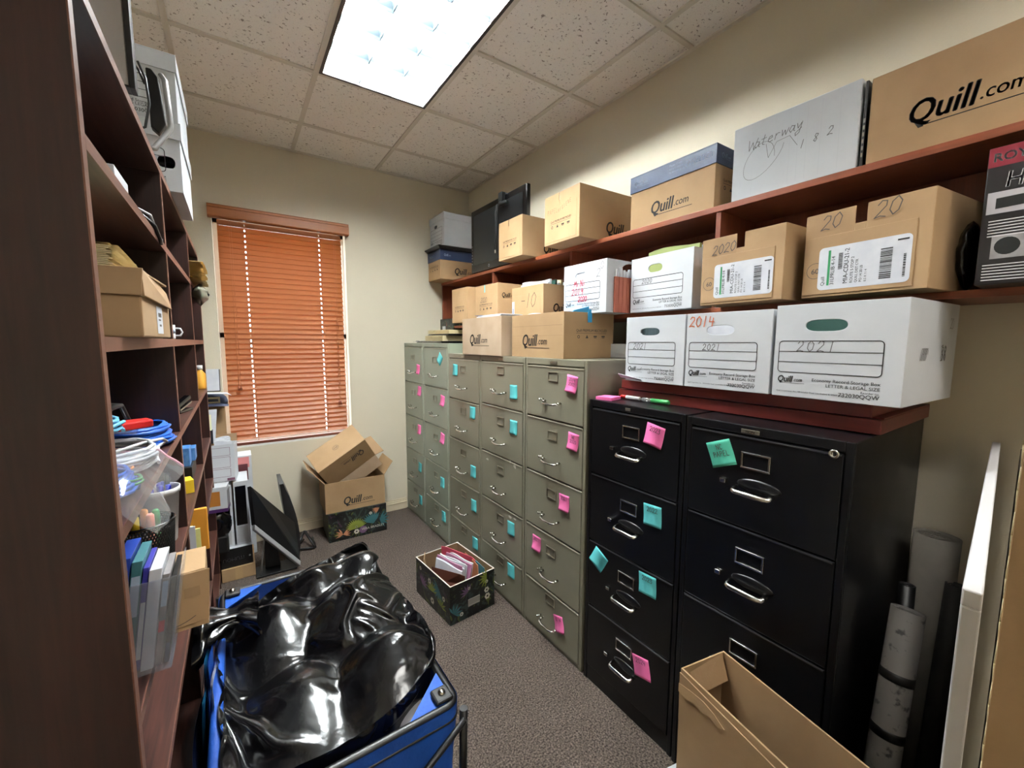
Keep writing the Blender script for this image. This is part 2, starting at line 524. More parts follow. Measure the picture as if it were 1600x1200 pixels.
def tile_mat():
    m, n, l, p = newmat('fissured_ceiling_tile')
    tc = n.new('ShaderNodeTexCoord')
    v = n.new('ShaderNodeTexNoise'); v.inputs['Scale'].default_value = 75; v.inputs['Detail'].default_value = 2.0; v.inputs['Distortion'].default_value = 0.6
    l.new(tc.outputs['Object'], v.inputs['Vector'])
    v2 = n.new('ShaderNodeTexVoronoi'); v2.inputs['Scale'].default_value = 150
    l.new(tc.outputs['Object'], v2.inputs['Vector'])
    cr = n.new('ShaderNodeValToRGB')
    cr.color_ramp.elements[0].position = 0.30; cr.color_ramp.elements[0].color = lin(150, 140, 132)
    cr.color_ramp.elements[1].position = 0.37; cr.color_ramp.elements[1].color = lin(238, 234, 228)
    l.new(v.outputs['Fac'], cr.inputs[0])
    cr2 = n.new('ShaderNodeValToRGB')
    cr2.color_ramp.elements[0].position = 0.10; cr2.color_ramp.elements[0].color = (0.55, 0.52, 0.5, 1)
    cr2.color_ramp.elements[1].position = 0.2; cr2.color_ramp.elements[1].color = (1, 1, 1, 1)
    l.new(v2.outputs['Distance'], cr2.inputs[0])
    mx = n.new('ShaderNodeMixRGB'); mx.blend_type = 'MULTIPLY'; mx.inputs[0].default_value = 0.8
    l.new(cr.outputs[0], mx.inputs[1]); l.new(cr2.outputs[0], mx.inputs[2])
    l.new(mx.outputs[0], p.inputs['Base Color'])
    p.inputs['Roughness'].default_value = 0.95
    bp = n.new('ShaderNodeBump'); bp.inputs['Strength'].default_value = 0.5; bp.inputs['Distance'].default_value = 0.004
    l.new(cr.outputs[0], bp.inputs['Height']); l.new(bp.outputs[0], p.inputs['Normal'])
    return m


CARPET = carpet_mat()
TILE = tile_mat()
TBAR = mat('white_grid_metal', lin(208, 202, 190), 0.5)

# ================================================================== the room
T = 0.6096
XL, XR, YB, YF, H = -0.29, 2.092, 1.6906, -3.45, 2.93
def struct(name, mb, mats, parent=None, bevel=0):
    o = mb.build(name, mats, parent, bevel)
    if parent is None: o['kind'] = 'structure'
    return o

struct('floor', MB().box(XL - .2, XR + .2, YF - 1.6, YB + .1, -.06, 0), CARPET)
WX0, WX1, WZ0, WZ1 = 0.092, 0.962, 0.742, 2.40
wb = MB()
wb.box(XL - .1, WX0, YB, YB + .14, 0, H + .05).box(WX1, XR + .1, YB, YB + .14, 0, H + .05)
wb.box(WX0, WX1, YB, YB + .14, 0, WZ0).box(WX0, WX1, YB, YB + .14, WZ1, H + .05)
struct('wall_back', wb, WALL)
struct('wall_right', MB().box(XR, XR + .1, YF, YB, 0, H + .05), WALL)
struct('wall_left', MB().box(XL - .1, XL, YF, YB, 0, H + .05), WALL)
# unseen wall behind the camera; its doorway and lit corridor are added fill light
DX0, DX1, DZ = .45, 1.40, 2.08
struct('wall_front', MB().box(XL - .1, DX0, YF - .1, YF, 0, H + .05).box(DX1, XR + .1, YF - .1, YF, 0, H + .05).box(DX0, DX1, YF - .1, YF, DZ, H + .05), WALL)
struct('trim_added_doorway', MB().box(DX0 - .07, DX0, YF, YF + .015, .001, DZ + .07).box(DX1, DX1 + .07, YF, YF + .015, .001, DZ + .07).box(DX0, DX1, YF, YF + .015, DZ, DZ + .07), BASE)
struct('wall_added_corridor', MB().box(XL - .1, XR + .1, YF - 1.6, YF - 1.5, 0, H + .05).box(XL - .2, XL - .1, YF - 1.6, YF - .1, 0, H + .05).box(XR + .1, XR + .2, YF - 1.6, YF - .1, 0, H + .05), WALL)
ld = bpy.data.lights.new('added_fill_lamp', 'AREA'); ld.shape = 'RECTANGLE'; ld.size = .6; ld.size_y = 1.2; ld.energy = 25; ld.color = (1, .97, .93)
lo = bpy.data.objects.new('added_fill_lamp', ld); C.objects.link(lo); lo.location = (.92, YF - .8, H - .02)
for nm, b in (('baseboard_back', (XL, 1.42, YB - .012, YB - .001)), ):
    m = MB().box(b[0], b[1], b[2], b[3], 0.0005, .085).box(b[0], b[1], YB - .017, YB - .001, .06, .07).box(b[0], b[1], YB - .007, YB - .001, .085, .1)
    struct(nm, m, BASE, bevel=.002)
struct('baseboard_right', MB().box(XR - .012, XR - .001, YF + .01, YB - .02, 0.0005, .09), BASE)

# ceiling: tiles on an exposed grid, with a hole where the lay-in light sits
LX0, LX1, LY0, LY1 = T, 2 * T, -T, T
tm = MB()
zc = H + .008
for (a, b, c, d) in ((XL, LX0, YF, YB), (LX1, XR, YF, YB), (LX0, LX1, YF, -5 * T), (LX0, LX1, -3 * T, LY0), (LX0, LX1, LY1, YB)):
    tm.box(a, b, c, d, zc, zc + .02)
tm.box(XL - .2, XR + .2, YF - 1.6, YF - .1, zc, zc + .02)
struct('ceiling', tm, TILE)
gm = MB()
hw = .012
i = math.ceil((XL) / T)
while i * T < XR:
    gm.box(i * T - hw, i * T + hw, YF, YB, H - .001, zc + .001); i += 1
gm2 = MB()
j = math.ceil(YF / T)
while j * T < YB:
    for k in range(-1, 4):
        x0, x1 = max(XL, k * T + hw), min(XR, (k + 1) * T - hw)
        if x1 <= x0: continue
        if k == 1 and j in (0, -4): continue
        gm2.box(x0, x1, j * T - hw, j * T + hw, H - .0005, zc + .001)
    j += 1
for b in ((XL, XL + .022, YF, YB), (XR - .022, XR, YF, YB)): gm.box(*b, H - .001, zc + .001)
gm2.box(XL + .022, XR - .022, YB - .022, YB, H - .001, zc + .001)
struct('trim_1', gm, TBAR)
struct('trim_2', gm2, TBAR)

# ------------------------------------------------------------------ lay-in fluorescent light
lt = thing('ceiling_light', 'bright recessed fluorescent ceiling light with a white three-cell-wide parabolic louvre', 'light', (1.5 * T, 0, H))
a0, a1, b0, b1 = -T / 2 + hw, T / 2 - hw, -T + hw, T - hw
fr = MB()
q = .016
fr.box(a0, a0 + q, b0, b1, -.004, .03).box(a1 - q, a1, b0, b1, -.004, .03).box(a0 + q, a1 - q, b0, b0 + q, -.004, .03).box(a0 + q, a1 - q, b1 - q, b1, -.004, .03)
fr.build('frame', mat('dark_frame', srgb(52, 50, 50), .4), lt)
hs = MB()
hs.box(a0, a1, b0, b1, .135, .15).box(a0, a0 + .004, b0, b1, .03, .135).box(a1 - .004, a1, b0, b1, .03, .135).box(a0, a1, b0, b0 + .004, .03, .135).box(a0, a1, b1 - .004, b1, .03, .135)
REFL = mat('white_enamel', (0.9, 0.92, 0.93, 1), 0.35)
hs.build('housing', REFL, lt)
TUBE = emit_mat('fluorescent_tube', (0.95, 1.0, 1.0, 1), LAMP)
for k in range(3):
    x = a0 + q + (a1 - a0 - 2 * q) * (k + .5) / 3
    MB().tube([(x, b0 + .03, .105), (x, b1 - .03, .105)], .019, 12).build('fluorescent_tube', TUBE, lt)
lv = MB()
nx, ny = 3, 6
LV = mat('louvre_blade', (0.03, 0.040, 0.047, 1), 0.5, spec=0.1)
def blade(p0, p1, zt, zb, t0, t1):
    """a parabolic blade: thin at the top, flared below"""
    d = (Vector(p1) - Vector(p0)).normalized(); n = Vector((-d.y, d.x, 0))
    pr = [(-t1, zb), (-t1 * .35, zb + (zt - zb) * .35), (-t0, zt), (t0, zt), (t1 * .35, zb + (zt - zb) * .35), (t1, zb)]
    vs = [Vector((p0[0], p0[1], 0)) + n * u + Vector((0, 0, z)) for u, z in pr] + [Vector((p1[0], p1[1], 0)) + n * u + Vector((0, 0, z)) for u, z in pr]
    k = len(pr)
    lv.add(vs, [(i, (i + 1) % k, (i + 1) % k + k, i + k) for i in range(k)] + [tuple(reversed(range(k))), tuple(range(k, 2 * k))])
ix0, ix1, iy0, iy1 = a0 + q, a1 - q, b0 + q, b1 - q
for k in range(1, nx):
    x = ix0 + (ix1 - ix0) * k / nx
    blade((x, iy0), (x, iy1), .052, .004, .009, .0015)
for k in range(1, ny):
    y = iy0 + (iy1 - iy0) * k / ny
    blade((ix0, y), (ix1, y), .046, .004, .009, .0015)
lv.build('louvre', LV, lt)

# added unseen light behind the camera, a dimmer copy brightening the near end
l2 = copy_tree(lt)
l2.location = (1.5 * T, -4 * T, H)
l2['label'] = 'added unseen copy of the ceiling light behind the camera, brightening the near end'
TUBE2 = emit_mat('added_fluorescent_tube', (1.0, .97, .92, 1), LAMP * .30)
for o_ in l2.children:
    if o_.name.startswith('fluorescent_tube'):
        o_.data = o_.data.copy(); o_.data.materials[0] = TUBE2

# ------------------------------------------------------------------ window, sill and wooden blind
wn = MB()
yo = YB + .085
t = .04
wn.box(WX0, WX0 + t, yo, yo + .04, WZ0, WZ1).box(WX1 - t, WX1, yo, yo + .04, WZ0, WZ1).box(WX0, WX1, yo, yo + .04, WZ0, WZ0 + t).box(WX0, WX1, yo, yo + .04, WZ1 - t, WZ1)
wn.box(WX0, WX1, yo, yo + .035, 1.55, 1.59)
WH = mat('white_window_paint', srgb(236, 236, 232), .4)
win = struct('window_1', wn, WH, bevel=.002)
struct('window_glass', MB().box(WX0 + t, WX1 - t, yo + .018, yo + .022, WZ0 + t, WZ1 - t), PANE, win)
struct('window_sill', MB().box(WX0 + .001, WX1 - .001, YB + .001, yo - .001, WZ0 + .0005, WZ0 + .012), WH, win)

bl = thing('window_blind', 'closed orange-brown wooden slat blind covering the window', 'blind', (0.527, YB, WZ1))
vm = MB()
prof = [(-.052, -.03), (-.056, -.024), (-.056, .03), (-.05, .036), (-.05, .05), (-.044, .056), (-.002, .056), (-.002, -.03)]
vw = .455
vm.add([(-vw, y, z) for y, z in prof] + [(vw, y, z) for y, z in prof],
       [(i, (i + 1) % 8, (i + 1) % 8 + 8, i + 8) for i in range(8)] + [tuple(reversed(range(8))), tuple(range(8, 16))])
vm.build('valance', BLIND, bl)
sw = .406
z0, z1 = -.045, WZ0 + .075 - WZ1
ns = 42
tilt = R(56)
hx = (-.245, .245)
for k in range(ns):
    z = z0 + (z1 - z0) * k / (ns - 1)
    m = MB()
    m.M = Matrix.Translation((0, .032, z)) @ Matrix.Rotation(tilt, 4, 'X')
    xs = [-sw, hx[0] - .004, hx[0] + .004, hx[1] - .004, hx[1] + .004, sw]
    ds = .025
    for a in range(5):
        if a in (1, 3):
            m.box(xs[a], xs[a + 1], -ds, -.011, -.0014, .0014).box(xs[a], xs[a + 1], .011, ds, -.0014, .0014)
        else: m.box(xs[a], xs[a + 1], -ds, ds, -.0014, .0014)
    m.build('slat', BLIND, bl)
MB().box(-sw, sw, .018, .046, WZ0 + .0135 - WZ1, WZ0 + .034 - WZ1).build('bottom_rail', mat('dark_blind_rail', srgb(104, 50, 30), .5), bl, bevel=.003)
CORD = mat('tan_cord', srgb(196, 130, 84), .8)
for x in hx:
    for yy in (.012, .056):
        MB().tube([(x + .012, yy, 0), (x + .012, yy, WZ0 + .03 - WZ1)], .0009, 5).build('ladder_cord', CORD, bl)
for x, zz in ((-.338, -1.2), (-.325, -1.2), (.345, -1.36), (.357, -1.36)):
    m = MB().tube([(x, -.004, -.02), (x, -.004, zz)], .0011, 5)
    o = m.build('pull_cord', CORD, bl)
    MB().lathe([(.002, .0), (.0065, -.006), (.008, -.03), (.0, -.034)], 10, (x, -.004, zz)).build('tassel', mat('tassel_wood', srgb(140, 70, 34), .4), o)

# ================================================================== filing cabinets
GLINT_B = mat('black_edge_glint', srgb(112, 112, 114), .32, metal=.9)  # pale strips painting the light caught along the drawer edges
GLINT_T = mat('putty_edge_glint', srgb(150, 146, 128), .35)
def handle_curved(m, w, mi=0):
    """bowed pull: two posts and a tapered bar"""
    for s in (-1, 1):
        m.tube([(s * w * .5, 0, 0), (s * w * .5, -.022, -.003)], .0055, 8, mi)
    m.tube([(-w * .5, -.018, -.002), (-w * .42, -.03, -.006), (-w * .2, -.035, -.008), (w * .2, -.035, -.008), (w * .42, -.03, -.006), (w * .5, -.018, -.002)], .0062, 8, mi, flat=.8)

def cabinet(name, label, y0, y1, xf, xb, z1, rows, body, style, cap=.03, plinth=.02, lock=None, badge=None):
    """y0 > y1: left and right edge seen from the room; rows: list of (z0, z1) drawer fronts"""
    w = y0 - y1; d = xb - xf
    c = thing('filing_cabinet', label, 'filing cabinet', ((xf + xb) / 2, (y0 + y1) / 2, 0), R(-90), 'filing cabinets along the right wall')
    bm_ = MB()
    bm_.box(-w / 2, w / 2, -d / 2 + .012, d / 2, .0, z1 - .001)
    # front rim around the drawers
    e = .017
    bm_.box(-w / 2, -w / 2 + e, -d / 2, -d / 2 + .012, .0, z1)
    bm_.box(w / 2 - e, w / 2, -d / 2, -d / 2 + .012, .0, z1)
    bm_.box(-w / 2 + e, w / 2 - e, -d / 2, -d / 2 + .012, rows[0][1] + .004, z1)
    bm_.box(-w / 2 + e, w / 2 - e, -d / 2 + .004, -d / 2 + .012, .0, rows[-1][0] - .004)
    bm_.build('body', body, c, bevel=.0025)
    dw = w / 2 - e - .0025
    for (a, b) in rows:
        o = MB().box(-dw, dw, -d / 2 - .002, -d / 2 + .011, a, b - .002).build('drawer', body, c, bevel=.002)
        hx0 = 0.0
        MB().box(-dw + .004, dw - .004, -d / 2 - .0042, -d / 2 - .0021, b - .0075, b - .0035).build('drawer_glint', GLINT_B if style == 'black' else GLINT_T, o)
        m = MB(); m.M = Matrix.Translation((hx0, -d / 2 - .002, a + (.115 if style == 'black' else .085)))
        if style == 'black':
            pts = [(-.052, 0, .004), (-.053, -.018, .001), (-.05, -.027, -.001), (-.04, -.031, -.002), (.04, -.031, -.002), (.05, -.027, -.001), (.053, -.018, .001), (.052, 0, .004)]
            m.tube(pts, .0075, 10, flat=.62, up=(0, 1, .2))
        else: handle_curved(m, .112)
        m.build('handle', CHROME, o)
        m = MB(); m.M = Matrix.Translation((hx0, -d / 2 - .002, a + .207))
        W2, H2, q = (.041, .025, .0055) if style == 'black' else (.036, .023, .0045)
        m.box(-W2, W2, -.004, 0, H2 - q, H2).box(-W2, W2, -.004, 0, -H2, -H2 + q).box(-W2, -W2 + q, -.004, 0, -H2 + q, H2 - q).box(W2 - q, W2, -.004, 0, -H2 + q, H2 - q)
        m.build('label_holder', CHROME if style == 'black' else CHROME_D, o, bevel=.001)
        m = MB(); m.M = Matrix.Translation((hx0 - (.088 if style == 'black' else .072), -d / 2 - .002, a + (.13 if style == 'black' else .092)))
        if style == 'black': m.box(-.009, .009, -.012, 0, -.007, .007)
        else: m.tube([(0, 0, 0), (0, -.02, 0)], .004, 8).ball((0, -.024, 0), .0065, 10)
        m.build('thumb_latch', CHROME, o, bevel=.002 if style == 'black' else 0)
        if style == 'black':
            m = MB()
            m.M = Matrix.Translation((.012, -d / 2 - .002, a + .135))
            m.ball((0, 0, 0), 1, 16, (.062, .007, .02))
            m.build('finger_recess', body, o)
    if badge:
        m = MB(); m.M = Matrix.Translation((badge[0], -d / 2 - .001, z1 - .017))
        m.box(-badge[1], badge[1], -.002, 0, -.006, .006)
        b_ = m.build('maker_plate', CHROME_D, c, bevel=.001)
        if len(badge) > 2:
            m = MB(); m.M = frame((badge[0], -d / 2 - .0035, z1 - .0215), (1, 0, 0), (0, 0, 1))
            m.text(badge[2], 0, 0, .011, .01, 0, 'CENTER').build('plate_lettering', INK, b_)
    if lock:
        m = MB(); m.M = Matrix.Translation((lock, -d / 2 - .001, z1 - .035)) @ Matrix.Rotation(R(90), 4, 'X')
        m.lathe([(0, .006), (.006, .006), (.0065, .008), (.011, .008), (.012, .004), (.012, 0)][::-1], 20)
        lk = m.build('lock', CHROME, c)
        MB().box(lock - .0008, lock + .0008, -d / 2 - .0095, -d / 2 - .0068, z1 - .039, z1 - .031).build('keyhole', INK, lk)
    return c

ORD = ['top', 'second', 'third', 'fourth', 'bottom']
xbk = 2.07
rows5 = lambda t: [(t[k + 1] + .004, t[k] - .002) for k in range(5)]
cabinet('c', 'pale grey-green five-drawer filing cabinet standing in the far corner against the back wall', 1.687, 1.247, 1.43, xbk, 1.517, rows5([1.485, 1.183, .885, .585, .285, .02]), CABG, 'tan', badge=(-.005, .018))
cabinet('c', 'pale grey-green filing cabinet, second from the back wall, with an aqua diamond note', 1.243, .783, 1.43, xbk, 1.517, rows5([1.485, 1.183, .885, .585, .285, .02]), CABG, 'tan', badge=(-.03, .018))
cabinet('c', 'putty-grey filing cabinet under the narrow open carton, aqua note left of its top handle', .778, .322, 1.43, xbk, 1.447, rows5([1.415, 1.135, .853, .566, .278, .02]), CAB, 'tan', badge=(.0, .02))
cabinet('c', 'putty-grey filing cabinet with paint chips on its third drawer and four aqua notes', .318, -.152, 1.43, xbk, 1.447, rows5([1.415, 1.155, .862, .569, .277, .02]), CAB, 'tan', badge=(.0, .024))
cabinet('c', 'putty-grey filing cabinet with five pink notes, beside the black cabinets', -.157, -.607, 1.43, xbk, 1.449, rows5([1.415, 1.153, .866, .574, .277, .02]), CAB, 'tan', badge=(-.0, .026))
rowsA = [(.977 - .30 * k, 1.252 - .30 * k) for k in range(4)]
rowsA = [(.972, 1.252), (.672, .968), (.372, .668), (.076, .368)]
cabinet('c', 'black four-drawer filing cabinet with five sticky notes, next to the putty-grey cabinets', -.626, -1.079, 1.43, xbk, 1.285, rowsA, CABB, 'black', badge=(-.02, .012))
cabinet('c', 'black four-drawer filing cabinet with a round lock, nearest the camera', -1.086, -1.535, 1.425, xbk, 1.283, rowsA, CABB, 'black', lock=.186, badge=(-.02, .026, 'HON'))

# worn paint on two putty drawers
chips = MB()
chips.M = frame((1.4275, .318, 0), (0, -1, 0), (0, 0, 1))
for u, v, a, b in ((.085, .812, .02, .008), (.38, .845, .016, .02), (.335, .858, .008, .012), (.335, .535, .02, .012), (.385, .54, .016, .006)):
    pts = []
    for k in range(14):
        t_ = 2 * math.pi * k / 14
        r_ = .75 + .35 * noise.noise((u * 40 + math.cos(t_), v * 30 + math.sin(t_), 3.3))
        pts.append((u + a * r_ * math.cos(t_), v + b * r_ * math.sin(t_), 0))
    chips.add(pts, [tuple(range(14))])
cab4 = [o for o in C.objects if o.name == 'filing_cabinet.003'][0]
ch = chips.build('paint_chips', mat('bare_primer', srgb(206, 200, 188), .6), None)
ch.parent = cab4
ch.matrix_parent_inverse = (Matrix.Translation(cab4.location) @ Matrix.Rotation(R(-90), 4, 'Z')).inverted()

# ------------------------------------------------------------------ sticky notes
# pen strokes for handwriting, drawn in a unit-high box
STROKES = {
    '0': [[(.3, 1), (.08, .75), (.06, .3), (.28, 0), (.5, .2), (.54, .7), (.3, 1)]],
    '1': [[(.3, 1), (.26, 0)]],
    '2': [[(.05, .75), (.2, .98), (.45, .92), (.48, .65), (.2, .25), (.04, .02), (.3, .1), (.58, .02)]],
    '3': [[(.08, .9), (.32, 1), (.48, .8), (.22, .55), (.5, .35), (.4, .05), (.06, .04)]],
    '4': [[(.1, .95), (.08, .45), (.55, .45)], [(.42, .8), (.4, 0)]],
    '7': [[(.05, .95), (.5, .95), (.2, 0)]],
    '8': [[(.45, .85), (.2, .95), (.12, .7), (.42, .3), (.3, .02), (.08, .2), (.42, .7), (.45, .85)]],
    '9': [[(.5, .8), (.25, .98), (.1, .7), (.3, .5), (.5, .75), (.46, 0)]],
    'w': [[(0, .6), (.12, .05), (.28, .5), (.42, .05), (.58, .6)]],
    'W': [[(0, 1), (.2, 0), (.42, .75), (.62, 0), (.85, 1)]],
    'a': [[(.45, .5), (.2, .6), (.06, .25), (.22, .02), (.42, .3), (.46, .55), (.46, .1), (.58, .05)]],
    't': [[(.25, .95), (.2, .1), (.4, .05)], [(0, .6), (.45, .65)]],
    'e': [[(.08, .3), (.42, .4), (.36, .58), (.14, .5), (.08, .2), (.24, .02), (.5, .12)]],
    'r': [[(.1, .55), (.1, .0)], [(.1, .35), (.28, .55), (.45, .5)]],
    'y': [[(.05, .55), (.2, .1), (.4, .5)], [(.45, .6), (.38, -.3), (.12, -.5), (.05, -.25), (.5, .1)]],
    'M': [[(0, 0), (.1, .9), (.3, .35), (.5, .92), (.6, 0)]],
    'i': [[(.15, .6), (.14, .02)]],
    'n': [[(.05, .6), (.05, 0)], [(.05, .4), (.25, .6), (.4, .45), (.42, 0)]],
    'P': [[(.08, 0), (.1, 1)], [(.1, .98), (.5, .85), (.45, .55), (.1, .48)]],
    'A': [[(0, 0), (.28, 1), (.54, 0)], [(.1, .35), (.45, .38)]],
    'E': [[(.5, 1), (.1, .98), (.08, .02), (.5, 0)], [(.1, .5), (.42, .52)]],
    'L': [[(.1, 1), (.08, .02), (.5, 0)]],
    'H': [[(.08, 1), (.08, 0)], [(.5, 1), (.5, 0)], [(.08, .5), (.5, .52)]],
    'I': [[(.2, 1), (.2, 0)]],
    'G': [[(.5, .85), (.25, 1), (.05, .5), (.25, 0), (.52, .2), (.5, .45), (.3, .45)]],
    'N': [[(.06, 0), (.06, 1), (.5, 0), (.5, 1)]],
    'C': [[(.5, .85), (.25, 1), (.05, .5), (.25, 0), (.5, .15)]],
    'o': [[(.28, .58), (.08, .3), (.28, .02), (.46, .3), (.28, .58)]],
    '-': [[(.05, .5), (.5, .5)]],
    ' ': [],
}
def hand(mb, s, x, y, h, wd, sp=.66, slant=.0, mi=0, rise=0.0):
    for k, ch_ in enumerate(s):
        for st in STROKES.get(ch_, []):
            mb.ribbon([(x + (k * sp + px) * h + slant * py * h, y + (py + rise * k) * h) for px, py in st], wd, mi)
    return mb

def note(label, pos, rz_, normal_yaw, col, size=.074, words=None, tilt=0, curl=.004, w=None, grp=None):
    """a square of sticky paper, stuck by its upper edge, its lower edge curling away. pos: centre on the surface."""
    t = thing('sticky_note', label, 'sticky note', pos, group=grp)
    t.rotation_euler = (0, 0, R(-90))
    m = MB(); wd = (w or size) / 2; hh = size / 2
    m.M = Matrix.Rotation(R(rz_), 4, 'Y')
    cv = lambda v: -.0012 - curl * max(0, (.55 - v)) ** 2 * 3.2
    n_ = 8
    top = [(x * wd, cv(k / n_), (k / n_ * 2 - 1) * hh) for k in range(n_ + 1) for x in (-1, 1)]
    vs = top + [(a, b + .0008, c) for a, b, c in top]
    fs = []; o_ = len(top)
    for k in range(n_):
        a = 2 * k
        fs += [(a, a + 1, a + 3, a + 2), (o_ + a, o_ + a + 2, o_ + a + 3, o_ + a + 1), (a, a + 2, o_ + a + 2, o_ + a), (a + 1, o_ + a + 1, o_ + a + 3, a + 3)]
    fs += [(0, o_, o_ + 1, 1), (2 * n_, 2 * n_ + 1, o_ + 2 * n_ + 1, o_ + 2 * n_)]
    m.add(vs, fs, 0, True)
    m.build('paper_sheet', col, t)
    if words:
        p = MB()
        p.M = Matrix.Rotation(R(rz_), 4, 'Y') @ frame((-wd, -.0022, -hh), (1, 0, 0), (0, 0, 1))
        for k, wds in enumerate(words):
            hgt = .016 if len(words) > 1 else .018
            hand(p, wds, wd - len(wds) * hgt * .33, hh + .012 - k * .021, hgt, .0017)
        p.build('handwriting', INKG, t)
    return t

CN = ['far-corner green-grey cabinet', 'second cabinet from the back wall', 'putty cabinet under the narrow open carton', 'putty cabinet with paint chips', 'putty cabinet beside the black ones', 'black cabinet by the putty ones', 'nearest black cabinet']
NT = [
    (0, 'pink', 0, 1.353, 1.301, 4, None), (0, 'pink', 1, 1.334, 1.122, 5, None), (0, 'pink', 2, 1.351, .795, 0, None), (0, 'aqua', 3, 1.353, .469, 3, None), (0, 'aqua', 4, 1.353, .182, -3, None),
    (1, 'aqua', 0, .915, 1.402, 38, None), (1, 'pink', 1, .88, 1.096, 6, None), (1, 'pink', 2, .889, .811, 8, None), (1, 'aqua', 3, .9, .468, -2, None), (1, 'aqua', 4, .885, .206, -4, None),
    (2, 'aqua', 0, .663, 1.336, 2, None), (2, 'aqua', 1, .419, 1.073, -1, None), (2, 'aqua', 2, .415, .684, -3, None), (2, 'aqua', 3, .409, .456, -4, None), (2, 'aqua', 4, .394, .202, -4, None),
    (3, 'aqua', 0, -.049, 1.255, -3, None), (3, 'aqua', 1, -.05, 1.06, 0, None), (3, 'aqua', 3, -.029, .471, -4, None), (3, 'aqua', 4, -.031, .218, -4, None),
    (4, 'pink', 0, -.513, 1.34, 8, ['2014', '2002']), (4, 'pink', 1, -.529, 1.079, 4, ['WE', '2020']), (4, 'pink', 2, -.476, .773, -3, ['2021']), (4, 'pink', 3, -.268, .485, 0, ['2021']), (4, 'pink', 4, -.454, .149, -18, ['LOW']),
    (5, 'pink', 0, -.958, 1.19, 10, ['2023']), (5, 'aqua', 1, -.964, .889, -4, ['2022']), (5, 'aqua', 2, -.703, .599, 28, None), (5, 'aqua', 2, -.954, .613, -4, ['2023']), (5, 'pink', 3, -.942, .266, -14, ['2024']),
    (6, 'jade', 0, -1.209, 1.183, -22, ['NC', 'PAPEL']),
]
for ci, colr, dr, yy, zz, rot_, wds in NT:
    dn = ORD[dr] if ci < 5 else ['top', 'second', 'third', 'bottom'][dr]
    pos_ = ''
    if ci == 5 and dr == 2: pos_ = ' left of the label holder on' if yy > -.8 else ' right of the label holder on'
    lbl = '%s sticky note%s the %s drawer of the %s' % (colr, pos_ if pos_ else ' on', dn, CN[ci])
    if pos_: lbl = 'aqua sticky note %s of the third label holder on the farther black cabinet' % ('left' if yy > -.8 else 'right')
    note(lbl, ((1.423 if ci == 6 else 1.428) - .0002, yy, zz), rot_, 0, {'pink': PINKN, 'aqua': TEALN, 'jade': JADEN}[colr], words=wds, size=.078 if ci < 5 else .08, w=.07 if ci < 5 else .078,
         curl=.009 if ci in (0, 1, 4) and colr == 'pink' else .004, grp='sticky notes on the filing cabinet drawers')

# ================================================================== wall shelf on the right
hu = thing('wall_shelf', 'long reddish-brown wooden wall shelf unit running above the filing cabinets', 'shelf', (1.94, -.5, 1.647))
sy0, sy1 = 1.675, -2.7
hu_part = lambda nm, mb, mt, bv=.0015: mb.build(nm, mt, hu, bevel=bv, world=True)
hu_part('top_board', MB().box(1.79, 2.09, sy1, sy0, 2.043, 2.066), CHERRY)
hu_part('lower_board', MB().box(1.79, 2.09, sy1, sy0, 1.647, 1.668), CHERRY)
hu_part('back_panel', MB().box(2.075, 2.09, sy1 + .02, sy0 - .02, 1.669, 2.042), CHERRY_Z)
for y in (1.664, .77, -.085, -.945, -1.81, -2.69):
    hu_part('upright', MB().box(1.795, 2.074, y - .0105, y + .0105, 1.6685, 2.0425), CHERRY_Z)

# ================================================================== cartons and storage boxes
def quill_logo(m, x, y, s, mi=0, dx=1.0):
    """Quill.com lettering with a thin rule below; s = height of the capital"""
    m.text('Quill', x, y, s * 1.36, .028, .22, 'LEFT', .8 * dx, mi)
    x2 = x + s * 2.24 * dx
    m.text('.com', x2, y + s * .12, s * .78, .012, .14, 'LEFT', .85 * dx, mi)
    m.rect(x + s * .55 * dx, y - s * .2, x2 + s * 1.62 * dx, y - s * .155, mi)
    # tail of the Q, shaped like a nib
    m.add([(x + s * .36 * dx, y + s * .12, 0), (x + s * .62 * dx, y - s * .24, 0), (x + s * .44 * dx, y - s * .26, 0), (x + s * .3 * dx, y - .0, 0)], [(0, 3, 2, 1)], mi)
    return m

def side_print(m, u, v, wd, mi=0):
    """the recycling block printed on the end flap: a caption, a rule and four small symbols"""
    m.text('Quill PREMIUM RECYCLED', u, v + .034, wd * .088, .012, .1, 'LEFT', 1, mi)
    m.rect(u, v + .026, u + wd, v + .0275, mi)
    for k in range(4):
        x = u + wd * (.08 + .27 * k); y = v + .01
        if k == 0: m.disc((x, y), .008, 12, mi, .005)
        elif k == 1: m.add([(x - .009, y - .007, 0), (x + .009, y - .007, 0), (x, y + .009, 0)], [(0, 1, 2)], mi)
        else:
            m.rect(x - .011, y - .001, x + .011, y + .005, mi); m.rect(x - .009, y - .006, x + .009, y - .003, mi)

